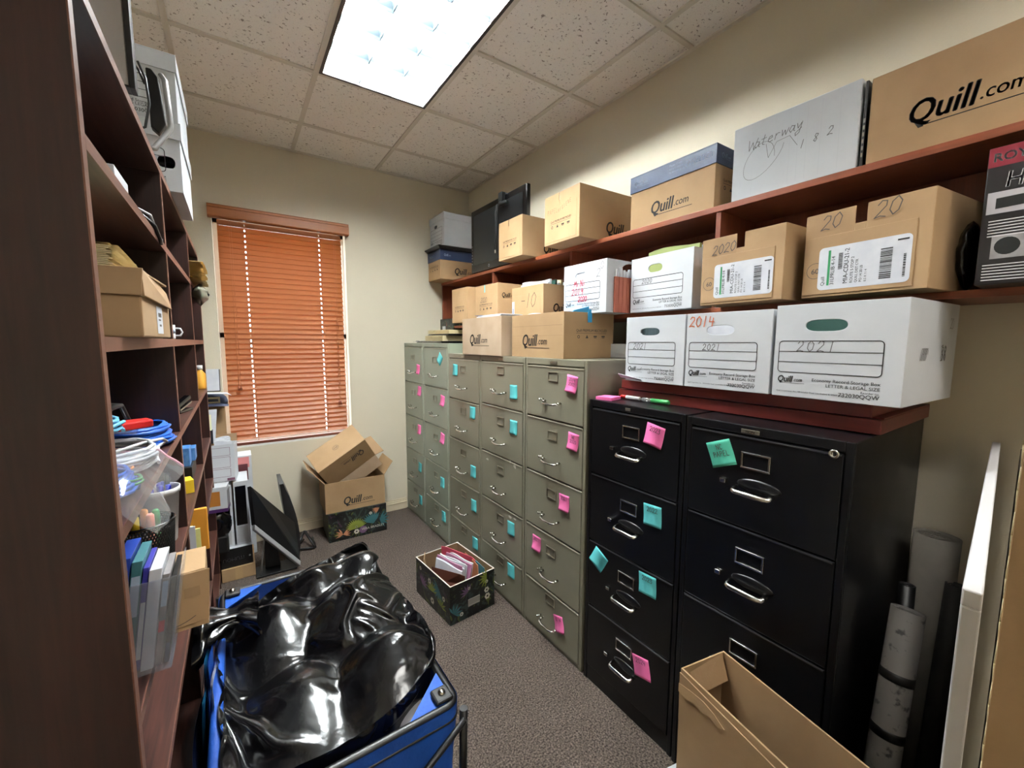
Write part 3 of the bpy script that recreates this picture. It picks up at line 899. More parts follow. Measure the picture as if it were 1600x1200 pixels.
def walls(m, w, d, h, t=.004, mi=0, mi_in=None, front='full', slot=None, hole=None, right_hole=None, bottom=True):
    """the four sides and the floor of an open carton. slot: (x, width, depth) cut in the top edge of the front; hole: (cx, cz, a, b) oval"""
    mi_in = mi if mi_in is None else mi_in
    def panel(M, W_, hole_):
        m0 = m.M; m.M = m0 @ M
        if hole_ is None: m.box(0, W_, 0, h, -t, 0, mi)
        else:
            cx, cz, a, b = hole_
            n_ = 32; inn = []; out = []
            for k in range(n_):
                an = 2 * math.pi * k / n_
                c_, s_ = math.cos(an), math.sin(an)
                e_ = .55
                inn.append((cx + a * math.copysign(abs(c_) ** e_, c_), cz + b * math.copysign(abs(s_) ** .9, s_)))
                tx = ((W_ - cx) / c_ if c_ > 1e-9 else (-cx / c_ if c_ < -1e-9 else 1e9))
                tz = ((h - cz) / s_ if s_ > 1e-9 else (-cz / s_ if s_ < -1e-9 else 1e9))
                q = min(tx, tz)
                out.append((cx + c_ * q, cz + s_ * q))
            # snap the nearest outer points to the corners
            for cxr in ((0, 0), (W_, 0), (W_, h), (0, h)):
                k = min(range(n_), key=lambda k: (out[k][0] - cxr[0]) ** 2 + (out[k][1] - cxr[1]) ** 2)
                out[k] = cxr
            vs = [(x, y, 0) for x, y in inn] + [(x, y, 0) for x, y in out] + [(x, y, -t) for x, y in inn] + [(x, y, -t) for x, y in out]
            fs = []
            for k in range(n_):
                l = (k + 1) % n_
                fs += [(k, n_ + k, n_ + l, l), (2 * n_ + k, 2 * n_ + l, 3 * n_ + l, 3 * n_ + k), (k, l, 2 * n_ + l, 2 * n_ + k), (n_ + k, 3 * n_ + k, 3 * n_ + l, n_ + l)]
            m.add(vs, fs, mi)
        m.M = m0
    F = frame((-w / 2, -d / 2, 0), (1, 0, 0), (0, 0, 1))
    if slot:
        sx, sw_, sd = slot
        m0 = m.M; m.M = m0 @ F
        m.box(0, sx - sw_ / 2, 0, h, -t, 0, mi); m.box(sx + sw_ / 2, w, 0, h, -t, 0, mi); m.box(sx - sw_ / 2, sx + sw_ / 2, 0, h - sd, -t, 0, mi)
        m.M = m0
    else: panel(F, w, hole)
    panel(frame((w / 2, -d / 2 + t, 0), (0, 1, 0), (0, 0, 1)), d - 2 * t, right_hole)
    panel(frame((w / 2, d / 2, 0), (-1, 0, 0), (0, 0, 1)), w, None)
    panel(frame((-w / 2, d / 2 - t, 0), (0, -1, 0), (0, 0, 1)), d - 2 * t, None)
    if bottom: m.box(-w / 2 + t, w / 2 - t, -d / 2 + t, d / 2 - t, 0, t, mi_in)
    return m

def place(xf, y0, y1, d, yaw=0):
    """bottom centre of a box whose front faces the room at x = xf, from y0 (left) to y1 (right)"""
    w = y0 - y1
    a = R(-90 + yaw)
    cx, cy = xf, (y0 + y1) / 2
    return (cx - math.sin(a) * d / 2 * 1.0, cy + math.cos(a) * d / 2, 0), w, a

def paper_carton(label, xf, y0, y1, z, h, d, yaw=0, col=CARD, slot=True, logo='right', logo_s=.05, open_=True, extra=None, ls=None, grp='brown copy-paper cartons on the shelf and cabinets', flapline=True, name='cardboard_carton', lid=None, endprint=True):
    loc, w, a = place(xf, y0, y1, d, yaw)
    c = thing(name, label, 'box', (loc[0], loc[1], z), a, grp)
    m = MB()
    hb = h if lid is None else h - .004
    if open_: walls(m, w, d, hb, slot=(w * .44, .007, .04) if slot else None)
    else: m.box(-w / 2, w / 2, -d / 2, d / 2, 0, hb)
    m.build('body', col, c, bevel=.0012)
    if flapline:
        # the glued end flap: a second ply on the front
        f = MB(); f.M = face_m('front', w, d, h, .0001)
        f.box(w * .05, w * .93, .012, h * .74, 0, .0018)
        f.build('end_flap', col, c, bevel=.0006)
    p = MB()
    if endprint:
        p.M = face_m('front', w, d, h, .0026)
        side_print(p, w * .2, h * .3, w * .58)
    face = logo
    W_ = d if logo in ('right', 'left') else w
    p.M = face_m(face, w, d, h, .0026 if (face == 'front' and flapline) else .0007)
    s = logo_s
    u = (W_ - s * 3.9) / 2 if ls is None else ls[0]
    quill_logo(p, u, h * .22 if ls is None else ls[1], s)
    p.build('printing', INK, c)
    if extra: extra(c, w, d, h)
    return c

TS, MS = 2.0662, 1.6682
# --- on top of the wall shelf
paper_carton('small open brown carton on the top shelf, overlapping the lower corner of the black television', 1.68, .503, .236, TS, .243, .385, 0, logo='right', ls=(.165, .035), logo_s=.055)
def pen_papel(c, w, d, h):
    m = MB(); m.M = face_m('front', w, d, h, .0026)
    hand(m, 'PAPEL', .03, h * .62, .024, .0016, .75)
    hand(m, 'HIGIENE', .12, h * .60, .02, .0016, .8, rise=.25)
    m.build('handwriting', mat('brown_pen', srgb(128, 84, 62), .7), c)
paper_carton('open brown carton with brown handwriting on its end, overhanging the top shelf edge', 1.665, .0, -.29, TS, .262, .405, -1.5, logo='right', ls=(.185, .045), logo_s=.062, extra=pen_papel)

def lidded(label, xf, y0, y1, z, h, d, lidh, yaw=0, front='logo', lidtext=True, name='lidded_carton', lid_col=NAVY, over=.004, grp=None):
    loc, w, a = place(xf, y0, y1, d, yaw)
    c = thing(name, label, 'box', (loc[0], loc[1], z), a, grp)
    MB().box(-w / 2, w / 2, -d / 2, d / 2, 0, h - .006).build('body', CARD, c, bevel=.002)
    l = MB()
    o = over
    l.box(-w / 2 - o, w / 2 + o, -d / 2 - o, d / 2 + o, h - .004, h)
    for b in ((-w / 2 - o, w / 2 + o, -d / 2 - o, -d / 2 - .0006), (-w / 2 - o, w / 2 + o, d / 2 + .0006, d / 2 + o), (-w / 2 - o, -w / 2 - .0006, -d / 2 - .0006, d / 2 + .0006), (w / 2 + .0006, w / 2 + o, -d / 2 - .0006, d / 2 + .0006)):
        l.box(*b, h - lidh, h - .004)
    ld = lab(l.build('lid', lid_col, c, bevel=.001), 'navy blue lid')
    p = MB()
    p.M = face_m('front', w, d, h)
    if front == 'logo': quill_logo(p, w * .27, h * .2, .055)
    else: side_print(p, w * .12, h * .3, w * .7)
    p.M = face_m('right', w, d, h)
    if front == 'logo': side_print(p, d * .2, h * .32, d * .6)
    else: quill_logo(p, d * .32, h * .2, .055)
    p.build('printing', INK, c)
    q = MB()
    q.M = face_m('front', w, d, h, o + .0007)
    if front == 'logo':
        quill_logo(q, .02, h - lidh + .025, .022)
        q.text('720222CT', w - .135, h - .045, .03, .012, 0)
        q.text('Paper Copy', w * .5, h - .022, .013, .008); q.text('8.5 x 11 INCH', w * .5, h - .036, .011); q.text('92 BRIGHT 20 LB', w * .5, h - .05, .010)
    else: q.text('720222CT', .03, h - .05, .026, .01)
    q.M = face_m('right', w, d, h, o + .0007)
    quill_logo(q, .03, h - lidh * .6, .018)
    if front == 'logo': q.text('720222', d - .11, h - lidh * .6, .022, .01)
    q.build('lid_lettering', LBLUE, ld)
    return c
lidded('brown carton with a navy blue lid, left of the scribbled white box', 1.80, -.498, -.922, TS, .245, .28, .075, -1)
lidded('brown carton with a navy lid in the far corner, below the white lidded box', 1.665, 1.668, 1.408, TS, .245, .40, .085, 0, front='print')

# black lid lying upside down between the corner boxes
bl_ = thing('plastic_tray', 'shallow black plastic tray lying between the navy-lidded carton and the white storage box', 'tray', (1.865, 1.52, TS + .2455))
m = MB()
m.box(-.22, .22, -.14, .14, 0, .006).box(-.235, .235, -.152, .152, .018, .026)
m.slab([(-.22, -.14, .006), (.22, -.14, .006), (.235, -.152, .018), (-.235, -.152, .018)], .004)
m.slab([(-.235, -.152, .018), (-.235, .152, .018), (-.22, .14, .006), (-.22, -.14, .006)], .004)
m.build('tray_shell', BLACKP, bl_, bevel=.002)

STOR_GRP = 'white record storage boxes'
def storage_box(label, loc, w, d, h, a, lid=False, hole=(.5, .76, .17, .055), writing=None, wcol=PEN, front='front', torn=False, right_hole=None, extra=None, fillcol=None, grp=STOR_GRP, ulines=True, name='storage_box'):
    c = thing(name, label, 'box', loc, a, grp)
    m = MB()
    walls(m, w, d, h, .0045, 0, 0, hole=(w * hole[0], h * hole[1], w * hole[2], h * hole[3]) if hole else None, right_hole=right_hole)
    if torn:
        m.slab([(-w / 2 - .02, -d / 2 - .001, .012), (-w / 2 + w * .33, -d / 2 - .001, .004), (-w / 2 + w * .36, -d / 2 - .022, .014), (-w / 2 - .012, -d / 2 - .03, .03)][::-1], .003)
    m.build('body', WHITEB, c, bevel=.0012)
    p = MB(); p.M = face_m('front', w, d, h)
    x0, x1, z0_, z1_ = w * .045, w * .86, h * .27, h * .61
    lw = .0022
    n_ = 6; rr = .01
    pts = []
    for (cx, cy, s0) in ((x1 - rr, z1_ - rr, 0), (x0 + rr, z1_ - rr, 90), (x0 + rr, z0_ + rr, 180), (x1 - rr, z0_ + rr, 270)):
        for k in range(n_ + 1):
            t_ = R(s0 + 90 * k / n_); pts.append((cx + rr * math.cos(t_), cy + rr * math.sin(t_)))
    pts.append(pts[0])
    p.ribbon(pts, lw)
    for f in (1 / 3, 2 / 3): p.ribbon([(x0, z0_ + (z1_ - z0_) * f), (x1, z0_ + (z1_ - z0_) * f)], lw * .8)
    quill_logo(p, x0, h * .165, .019)
    p.text('Economy Record Storage Box', x1, h * .185, .0125, .004, 0, 'RIGHT')
    p.text('LETTER & LEGAL SIZE', x1, h * .135, .0125, .002, 0, 'RIGHT')
    p.text('Reorder no.', x1, h * .098, .008, .004, 0, 'RIGHT')
    p.text('732030QQW', x1, h * .05, .0155, .006, 0, 'RIGHT')
    p.text('Quill Corporation, Inc., 100 Schelter Road, Lincolnshire, IL 60069-3621', x0, h * .055, .0058, .006)
    p.build('printing', INK, c)
    if writing:
        q = MB(); q.M = face_m('front', w, d, h, .0012)
        for s_, u, v, hh, sp_, k in writing:
            if k == 0: hand(q, s_, u * w, v * h, hh, .0022, sp_, .12)
        if q.v: q.build('handwriting', wcol, c)
        q = MB(); q.M = face_m('front', w, d, h, .0014)
        for s_, u, v, hh, sp_, k in writing:
            if k == 1: hand(q, s_, u * w, v * h, hh, .0035, sp_, .12)
        if q.v: q.build('marker_writing', REDPEN if not torn and w > .2 and writing[0][5] == 0 and len(writing) > 3 else ORPEN, c)
    if lid:
        l = MB(); o = .005; lh = .05
        l.box(-w / 2 - o, w / 2 + o, -d / 2 - o, d / 2 + o, h + .0005, h + .0045)
        for b in ((-w / 2 - o, w / 2 + o, -d / 2 - o, -d / 2 - .0008), (-w / 2 - o, w / 2 + o, d / 2 + .0008, d / 2 + o), (-w / 2 - o, -w / 2 - .0008, -d / 2, d / 2), (w / 2 + .0008, w / 2 + o, -d / 2, d / 2)):
            l.box(*b, h - lh, h + .0005)
        l.build('lid', WHITEB, c, bevel=.0012)
    if extra: extra(c, w, d, h)
    return c

def folders(label, name, cat, loc, a, w, d, h, cols, n=9, lean=.06, jitter=.03, grp=None, tabs=False, rise=None):
    """a bundle of folders and papers standing in a box: one leaf after another along local y"""
    c = thing(name, label, cat, loc, a, grp)
    rnd = random.Random(hash(label) % 1000 if False else len(label) * 7 + n)
    for i in range(n):
        y = -d / 2 + d * (i + .5) / n
        hh = h * (1 + jitter * rnd.uniform(-1, 1))
        if rise: hh *= 1 + rise * i / n
        ww = w * (1 - .08 * rnd.random())
        dx = rnd.uniform(-.02, .02) * w
        th = d / n * .55
        top = lean * rnd.uniform(.3, 1.4)
        m = MB()
        sag = rnd.uniform(-.012, .012)
        m.grid(lambda u, v: ((u - .5) * ww + dx, y + top * v * hh / .25 + sag * math.sin(u * 3.1) * v, v * hh + (0.006 * math.sin(u * 5 + i) * v)), 6, 4)
        k = len(m.v)
        vs = [(p_[0], p_[1] + th, p_[2]) for p_ in m.v]
        fcs = [tuple(reversed(f)) for f in m.f]
        m.add(vs, fcs, 0, True)
        e = [j for j in range(7)] ; tp = [4 * 7 + j for j in range(7)]
        for j in range(6): m.add([m.v[tp[j]], m.v[tp[j + 1]], m.v[k + tp[j + 1]], m.v[k + tp[j]]], [(0, 1, 2, 3)])
        for s_ in (0, 6):
            for j in range(4):
                q0, q1 = j * 7 + s_, (j + 1) * 7 + s_
                m.add([m.v[q0], m.v[q1], m.v[k + q1], m.v[k + q0]], [(0, 1, 2, 3)])
        m.build('sheet', cols[i % len(cols)], c)
    return c

# corner white storage box with lid
loc, w, a = place(1.675, 1.66, 1.365, .40, 0)
storage_box('white lidded storage box high in the far corner, left of the black television', (loc[0], loc[1], TS + .273), w, .385, .265, a, lid=True, hole=(.42, .68, .1, .05))

# big scribbled white box
loc, w, a = place(1.797, -.992, -1.372, .27, 1)
wb_ = thing('white_carton', 'worn white carton with cursive pencil writing, on the top shelf beside the large plain carton', 'box', (loc[0], loc[1], TS), a)
m = MB()
walls(m, w, .27, .262)
m.build('body', WHITEB, wb_, bevel=.002)
p = MB(); p.M = face_m('front', w, .27, .262, .0012)
hand(p, 'Waterway', .05, .165, .036, .002, .62, .2, rise=.06)
hand(p, '1 8 2', .22, .115, .026, .002, .75, .2, rise=.12)
p.ribbon([(.1 + .045 * math.cos(t) * (1 + .1 * t), .12 + .06 * math.sin(t * 1.1)) for t in [k * .25 for k in range(26)]], .0013)
p.ribbon([(.115, .17), (.125, .12), (.15, .165), (.19, .17), (.215, .13)], .0013)
p.build('handwriting', PEN, wb_)
m = MB(); m.M = face_m('front', w, .27, .262, .0004)
for u in (.07, .19, .215, .24, .28, .33): m.rect(u, .012, u + .0009, .25)
m.build('crease', mat('crease_grey', srgb(196, 200, 206), .7), wb_)
st = thing('black_folder', 'thin black file standing between the scribbled white box and the large plain carton', 'folder', (1.93, -1.3835, TS))
MB().box(-.125, .125, -.0035, .0035, 0, .25).build('cover', BLACKP, st, bevel=.001)
m = MB()
for k in range(6): m.box(-.1262, -.125, -.002, .002, .03 + .02 * k, .042 + .02 * k)
m.build('rib', CHROME_D, st)

# big plain carton
loc, w, a = place(1.80, -1.396, -1.93, .285, 0)
k4 = thing('large_carton', 'large closed brown carton with wide black logo at the near end of the top shelf', 'box', (loc[0], loc[1], TS), a)
MB().box(-w / 2, w / 2, -.1425, .1425, 0, .247).build('body', CARD_D, k4, bevel=.003)
MB().box(-w / 2 + .002, w / 2 - .002, -.026, .026, .2471, .2476).build('packing_tape', mat('tan_tape', srgb(176, 140, 96), .25), k4)
p = MB(); p.M = face_m('front', w, .285, .247)
quill_logo(p, .085, .078, .062)
p.build('printing', INK, k4)

# flat television standing behind the small carton
tv = thing('television', 'black flat television standing on the top shelf beside the far corner boxes', 'television', (1.80, .70, TS))
TW, TH = .372, .477
m = MB()
m.box(-.02, .012, -TW, TW, .004, TH)
m.box(.012, .04, -TW * .8, TW * .8, .05, TH * .85)
m.build('casing', BLACKG, tv, bevel=.006)
m = MB().box(-.0215, -.0205, -TW + .042, TW - .042, .06, TH - .042)
m.build('screen', SCREEN, tv)
m = MB()
for k in range(7): m.box(-.0215, -.0203, TW - .02, TW - .014, .07 + .022 * k, .08 + .022 * k)
m.build('button', SILVER, tv)
m = MB(); m.M = Matrix.Translation((-.0212, .1, .03)) @ Matrix.Rotation(R(-90), 4, 'Y')
m.disc((0, 0), .011, 16, 0, .007)
m.build('emblem', SILVER, tv)
wc = thing('webcam', 'small black camera hung by its clip over the top edge of the television', 'camera', (1.768, .60, TS + TH - .03))
m = MB(); m.obox((-.004, 0, .012), (.03, .05, .06)).obox((-.012, .0, -.03), (.02, .04, .05), (0, .3, 0)).box(-.02, .055, -.02, .02, .034, .042)
m.build('clip_body', BLACKP, wc, bevel=.005)
m = MB().obox((-.022, -.05, -.045), (.03, .08, .022), (0, .2, .2))
m.build('foot', BLACKP, wc, bevel=.006)
m = MB(); m.tube([(-.01, .05, -.02), (-.012, .075, -.08), (-.01, .07, -.16), (-.012, .068, -.24), (-.012, .085, -.3), (-.012, .075, -.33)], .004, 8)
m.tube([(-.012, .04, -.03), (-.012, .052, -.09), (-.012, .05, -.2), (-.012, .058, -.33)], .003, 8)
wcab = m.build('cable', BLACKP, wc)
m = MB().tube([(-.012, .075, -.33), (-.012, .073, -.352)], .005, 8)
m.build('plug', CHROME_D, wcab)

# --- on the lower shelf
paper_carton('brown carton standing at the far end of the lower shelf, behind the narrow open carton', 1.55, .955, .702, MS, .245, .38, 0, logo='right', slot=True)
def w2020(c, w, d, h):
    m = MB(); m.M = face_m('front', w, d, h, .0026)
    hand(m, '2020', w * .25, h * .52, .034, .0028, .6, .25)
    m.build('handwriting', INKG, c)
    m = MB(); m.M = face_m('front', w, d, h, .0006)
    m.rect(w * .42, h - .048, w * .46, h)
    m.build('torn_tape', TEALN, c)
paper_carton('brown carton marked 2020 on the lower shelf, directly above the narrow open carton', 1.59, .665, .375, MS, .238, .36, 0, extra=w2020, logo='right', ls=(.03, .15), logo_s=.03)
def w10(c, w, d, h):
    m = MB(); m.M = face_m('front', w, d, h, .0026)
    hand(m, '-10', w * .3, h * .36, .085, .0034, .62, .2)
    m.build('handwriting', INK, c)
    m = MB(); m.M = face_m('front', w, d, h, .0028)
    m.rect(.008, h * .06, .035, h * .58)
    sl = m.build('shipping_label', PAPER, c)
    m = MB(); m.M = face_m('front', w, d, h, .0031)
    for k in range(7): m.rect(.012, h * .1 + k * .008, .03, h * .1 + k * .008 + .004)
    m.build('label_lines', mat('blue_ink', srgb(60, 90, 150), .6), sl)
m3 = paper_carton('overfull brown carton with a large handwritten 10 on the lower shelf', 1.70, .375, .045, MS, .205, .34, 0, slot=False, extra=w10, logo='right', flapline=True, endprint=False)
folders('white and green papers sticking out of the carton marked 10', 'paper_bundle', 'papers', (1.86, .21, MS + .0045), R(-90), .29, .29, .225, [PAPER, PAPER, GREENF, PAPER, PAPERL], 10, .02, .06)

def w_open(c, w, d, h): pass
loc, w, a = place(1.615, -.235, -.53, .40, 0)
storage_box('white storage box with red and grey handwriting on the lower shelf, behind the blue folder', (loc[0], loc[1], MS), w, .40, .245, a, hole=(.42, .76, .13, .06),
            writing=[('2', .78, .68, .04, .6, 0), ('0', .86, .82, .035, .6, 0), ('MiNi', .26, .55, .03, .72, 1), ('2019', .2, .38, .032, .66, 1), ('2020', .36, .24, .026, .6, 1)], wcol=PEN,
            right_hole=(.2, .14, .125, .095))
folders('pinkish papers behind the hand hole of the storage box with red writing', 'paper_bundle', 'papers', (1.74, -.38, MS + .006), R(-90), .2, .2, .2, [PAPER, mat('mauve_paper', srgb(150, 110, 130), .7)], 6, .0, .02)
acc = thing('accordion_file', 'rust-coloured accordion file with white papers on it, right of the box with red writing', 'file', (1.82, -.5375, MS))
m = MB()
for k in range(10): m.box(-.16 + .026 * k, -.136 + .026 * k, -.0055, .0055, 0, .165)
m.build('accordion_body', RUSTF, acc, bevel=.002)
m = MB()
for k in range(12): m.box(-.15 + .021 * k, -.134 + .021 * k, -.005, .005, .1655, .2 + .008 * math.sin(k * 1.7))
m.build('paper_sheet', PAPER, acc)

loc, w, a = place(1.735, -.5565, -.889, .30, -4)
m5 = storage_box('white storage box with a faint handwritten 2020 and aqua folders poking out', (loc[0], loc[1], MS), w, .29, .245, a, hole=(.42, .77, .115, .07), writing=[('2020', .2, .515, .02, .75, 0)])
folders('aqua and white folders in the storage box with the faint 2020', 'folder_bundle', 'folders', (loc[0], loc[1], MS + .0055), a, .29, .2, .262, [mat('olive_folder', srgb(150, 160, 96), .6), PAPER, TEALF, CYANF, PAPER, CYANF], 8, .015, .05)

def ship_label(c, w, d, h, u0, v0, u1, v1, e=.0028):
    M_ = face_m('front', w, d, h, e)
    m = MB(); m.M = M_
    rr = .012; pts = []
    for (cx, cy, s0) in ((u1 - rr, v1 - rr, 0), (u0 + rr, v1 - rr, 90), (u0 + rr, v0 + rr, 180), (u1 - rr, v0 + rr, 270)):
        for k in range(5):
            t_ = R(s0 + 22.5 * k); pts.append((cx + rr * math.cos(t_), cy + rr * math.sin(t_), 0))
    m.add(pts, [tuple(range(len(pts)))])
    sl = lab(m.build('shipping_label', PAPER, c), 'white shipping label with barcodes')
    W_, H_ = u1 - u0, v1 - v0
    p = MB(); p.M = M_ @ Matrix.Translation((0, 0, .0004))
    rn = random.Random(5)
    v = v0 + H_ * .12
    while v < v0 + H_ * .78:
        b = rn.choice((.001, .0018, .003)); p.rect(u0 + W_ * .70, v, u0 + W_ * .82, v + b); v += b + rn.choice((.001, .0016, .0024))
    v = v0 + H_ * .45
    while v < v0 + H_ * .82:
        b = rn.choice((.0008, .0014)); p.rect(u0 + W_ * .24, v, u0 + W_ * .29, v + b); v += b + .001
    v = v0 + H_ * .12
    while v < v0 + H_ * .6:
        b = rn.choice((.002, .0036)); p.rect(u0 + W_ * .93, v, u0 + W_ * .955, v + b); v += b + .0014
    p.rect(u0 + W_ * .86, v0 + H_ * .88, u0 + W_ * .97, v0 + H_ * .915)
    for x_, s_, sz in ((.2, '31LPRLIB 4-14', .014), (.36, 'MIA-CDU-21-2', .016), (.42, 'ROUTE 5 STOP 2', .010), (.47, 'QUILL DIST CTR', .009), (.52, 'PO 14 20 LB', .009), (.57, '8.5 X 11 4', .008), (.085, 'Quill', .014)):
        p2 = MB()
        M0 = p.M
        p.M = M_ @ Matrix.Translation((u0 + W_ * x_, v0 + H_ * .1, .0004)) @ Matrix.Rotation(R(90), 4, 'Z')
        p.text(s_, 0, 0, sz, .006)
        p.M = M0
    p.build('label_print', INK, sl)
    g = MB(); g.M = M_ @ Matrix.Translation((0, 0, .0004))
    g.rect(u0 + W_ * .115, v0 + H_ * .1, u0 + W_ * .145, v0 + H_ * .92)
    g.build('green_band', GREENB, sl)

def folded_carton(label, xf, y0, y1, h, d, yaw, words, lu, gapx=.5, logo=None):
    loc, w, a = place(xf, y0, y1, d, yaw)
    c = thing('cardboard_carton', label, 'box', (loc[0], loc[1], MS), a, 'brown shipping cartons with white labels on the lower shelf')
    m = MB()
    gx = w * gapx
    walls(m, w, d, h, slot=(gx, .028, .05))
    m.build('body', CARD_D, c, bevel=.0012)
    f = MB(); f.M = face_m('front', w, d, h, .0001)
    f.box(.003, w * .9, .008, h * .72, 0, .0024)
    f.build('end_flap', CARD_D, c, bevel=.0008)
    p = MB(); p.M = face_m('front', w, d, h, .0028)
    for s_, u, v, hh in words: hand(p, s_, u * w, v * h, hh, .0026, .66, .2, rise=.05)
    p.build('handwriting', INKG, c)
    q = MB(); q.M = face_m('front', w, d, h, .0027)
    q.disc((w * .12, h * .32), .024, 24, 0, .0225); q.text('60', w * .12, h * .285, .022, .02, 0, 'CENTER')
    q.build('round_stamp', INKG, c)
    ship_label(c, w, d, h, *lu, e=.003)
    return c
w6 = .294
folded_carton('brown carton marked 2020 with a white shipping label, on the lower shelf', 1.655, -.964, -1.256, .24, .36, -4, [('2020', .14, .74, .034)], (.055, .022, .262, .142))
folded_carton('larger brown carton marked 20 and 20 with a white shipping label, on the lower shelf', 1.665, -1.294, -1.592, .25, .33, -8, [('20', .14, .79, .042), ('20', .58, .80, .045)], (.045, .02, .262, .145), .48)
folders('white papers inside the carton marked 2020 beside the white box', 'paper_bundle', 'papers', (1.83, -1.105, MS + .0055), R(-94), .2, .16, .185, [PAPER], 5, .0, .03)
folders('white papers inside the carton marked 20 and 20', 'paper_bundle', 'papers', (1.83, -1.425, MS + .0055), R(-98), .2, .14, .2, [PAPER], 5, .0, .03)
bagt = thing('crumpled_bag', 'crumpled black plastic bag in the dark gap left of the vacuum cleaner box', 'bag', (1.87, -1.625, MS))
m = MB()
m.grid(lambda u, v: ((.10 + .02 * noise.noise((u * 6, v * 6, 1))) * math.sin(v * math.pi) ** .6 * math.cos(u * 2 * math.pi), (.026 + .006 * noise.noise((u * 9, v * 7, 4))) * math.sin(v * math.pi) ** .6 * math.sin(u * 2 * math.pi), .003 + v * .19), 28, 14)
m.build('film', BAG, bagt)

# vacuum cleaner box at the edge of the picture
loc, w, a = place(1.69, -1.664, -1.96, .30, 0)
rb = thing('vacuum_cleaner_box', 'black and dark red appliance box with photographs at the near end of the lower shelf', 'box', (loc[0], loc[1], MS), a)
bh = .318
MB().box(-w / 2, w / 2, -.15, .15, 0, bh).build('carton', mat('black_print', srgb(28, 24, 26), .4), rb, bevel=.002)
p = MB(); p.M = face_m('front', w, .30, bh, .0004)
p.rect(.001, bh - .045, w - .001, bh - .001)
p.build('red_band', DKRED, rb)
p = MB(); p.M = face_m('front', w, .30, bh, .0008)
p.text('ROYAL', .008, bh - .033, .027, .02, 0, 'LEFT', .95)
p.text('Home', .03, bh - .095, .05, .03, .12, 'LEFT', .8)
for k, y in enumerate((.135, .128, .121, .114, .107, .100)): p.rect(.012, y + .012, .07 + .01 * (k % 3), y + .0142)
for k in range(6): p.rect(.01, .01 + .007 * k, .19 - .02 * (k % 2), .0122 + .007 * k)
p.build('lettering', FOAM, rb)
p = MB(); p.M = face_m('front', w, .30, bh, .0006)
p.rect(.006, .165, w - .01, .215)
p.build('photo_panel', mat('pale_photo', srgb(172, 168, 172), .5), rb)
p = MB(); p.M = face_m('front', w, .30, bh, .0009)
p.add([(.02, .176, 0), (w - .01, .186, 0), (w - .01, .208, 0), (.02, .2, 0)], [(0, 1, 2, 3)])
p.build('pictured_handle', SCREEN, rb)
p = MB(); p.M = face_m('front', w, .30, bh, .0006)
p.rect(.02, .06, .13, .115)
pn = p.build('photo_inset', PHOTO, rb)
p = MB(); p.M = face_m('front', w, .30, bh, .001)
p.disc((.045, .088), .02, 20)
p.build('pictured_nozzle', SCREEN, pn)

# ================================================================== on the cabinets
CT = 1.4475
paper_carton('narrow greyish open carton on the putty cabinets, left of the wide open carton', 1.418, .535, .062, CT + .0005, .226, .30, 0, col=CARD_G, slot=False, logo='front', ls=(.10, .068), logo_s=.062, flapline=False, endprint=False)
nb = thing('notebook', 'blue and white exercise books lying on the rim of the narrow greyish carton', 'book', (1.50, .245, CT + .2275))
m = MB().box(-.07, .075, -.15, .12, 0, .006).box(-.065, .08, -.16, .11, .0065, .013)
m.build('pages', PAPER, nb, bevel=.001)
lab(MB().box(-.071, .07, .06, .14, .0132, .0142).build('cover', mat('blue_cover', srgb(70, 104, 170), .5), nb), 'blue cover')
loc, w, a = place(1.456, .02, -.427, .325, -1.5)
b2 = thing('cardboard_carton', 'wide open brown carton holding a bright blue folder, on the putty cabinets', 'box', (loc[0], loc[1], CT + .0015), a, 'brown copy-paper cartons on the shelf and cabinets')
h2 = .222; d2 = .325
m = MB(); walls(m, w, d2, h2)
m.build('body', CARD_D, b2, bevel=.0012)
p = MB(); p.M = face_m('front', w, d2, h2)
quill_logo(p, .10, .06, .062)
p.M = face_m('right', w, d2, h2)
side_print(p, .075, .095, .2)
p.build('printing', INK, b2)
m = MB(); m.M = face_m('front', w, d2, h2, .0003)
m.rect(.01, h2 * .72, w - .01, h2 * .725); m.rect(.01, h2 * .5, w - .01, h2 * .503)
m.build('crease', mat('crease_brown', srgb(120, 92, 64), .8), b2)
bf = thing('folder', 'bright blue folder sticking out of the wide open carton, strap over the edge', 'folder', (1.60, -.31, CT + h2 + .0035))
m = MB()
m.slab([(-.105, -.105, -.02), (.165, -.105, -.02), (.165, -.113, .045), (.14, -.114, .055), (-.08, -.108, .006)], .005)
m.slab([(-.105, -.1, .001), (.165, -.1, .004), (.15, .10, .006), (-.09, .11, .002)][::-1], -.003)
m.build('cover', CYANF, bf, bevel=.001)
m = MB()
m.box(-.005, .02, -.1275, -.1245, -.05, .012)
m.build('strap', CYANF, bf)
folders('white papers lying inside the wide open carton', 'paper_bundle', 'papers', (1.60, -.14, CT + .006), R(-90), .2, .2, .222, [PAPER], 6, .0, .03)

sb = thing('small_white_box', 'small white box on the putty cabinet, behind the wide open carton', 'box', (1.81, -.478, CT + .0025))
MB().box(-.05, .16, -.055, .065, 0, .07).build('carton', WHITEB, sb, bevel=.0015)
m = MB(); m.M = frame((-.0507, .065, 0), (0, -1, 0), (0, 0, 1))
for k in range(3): m.rect(.006, .02 + .012 * k, .02 - .004 * k, .022 + .012 * k)
m.build('printing', INKG, sb)

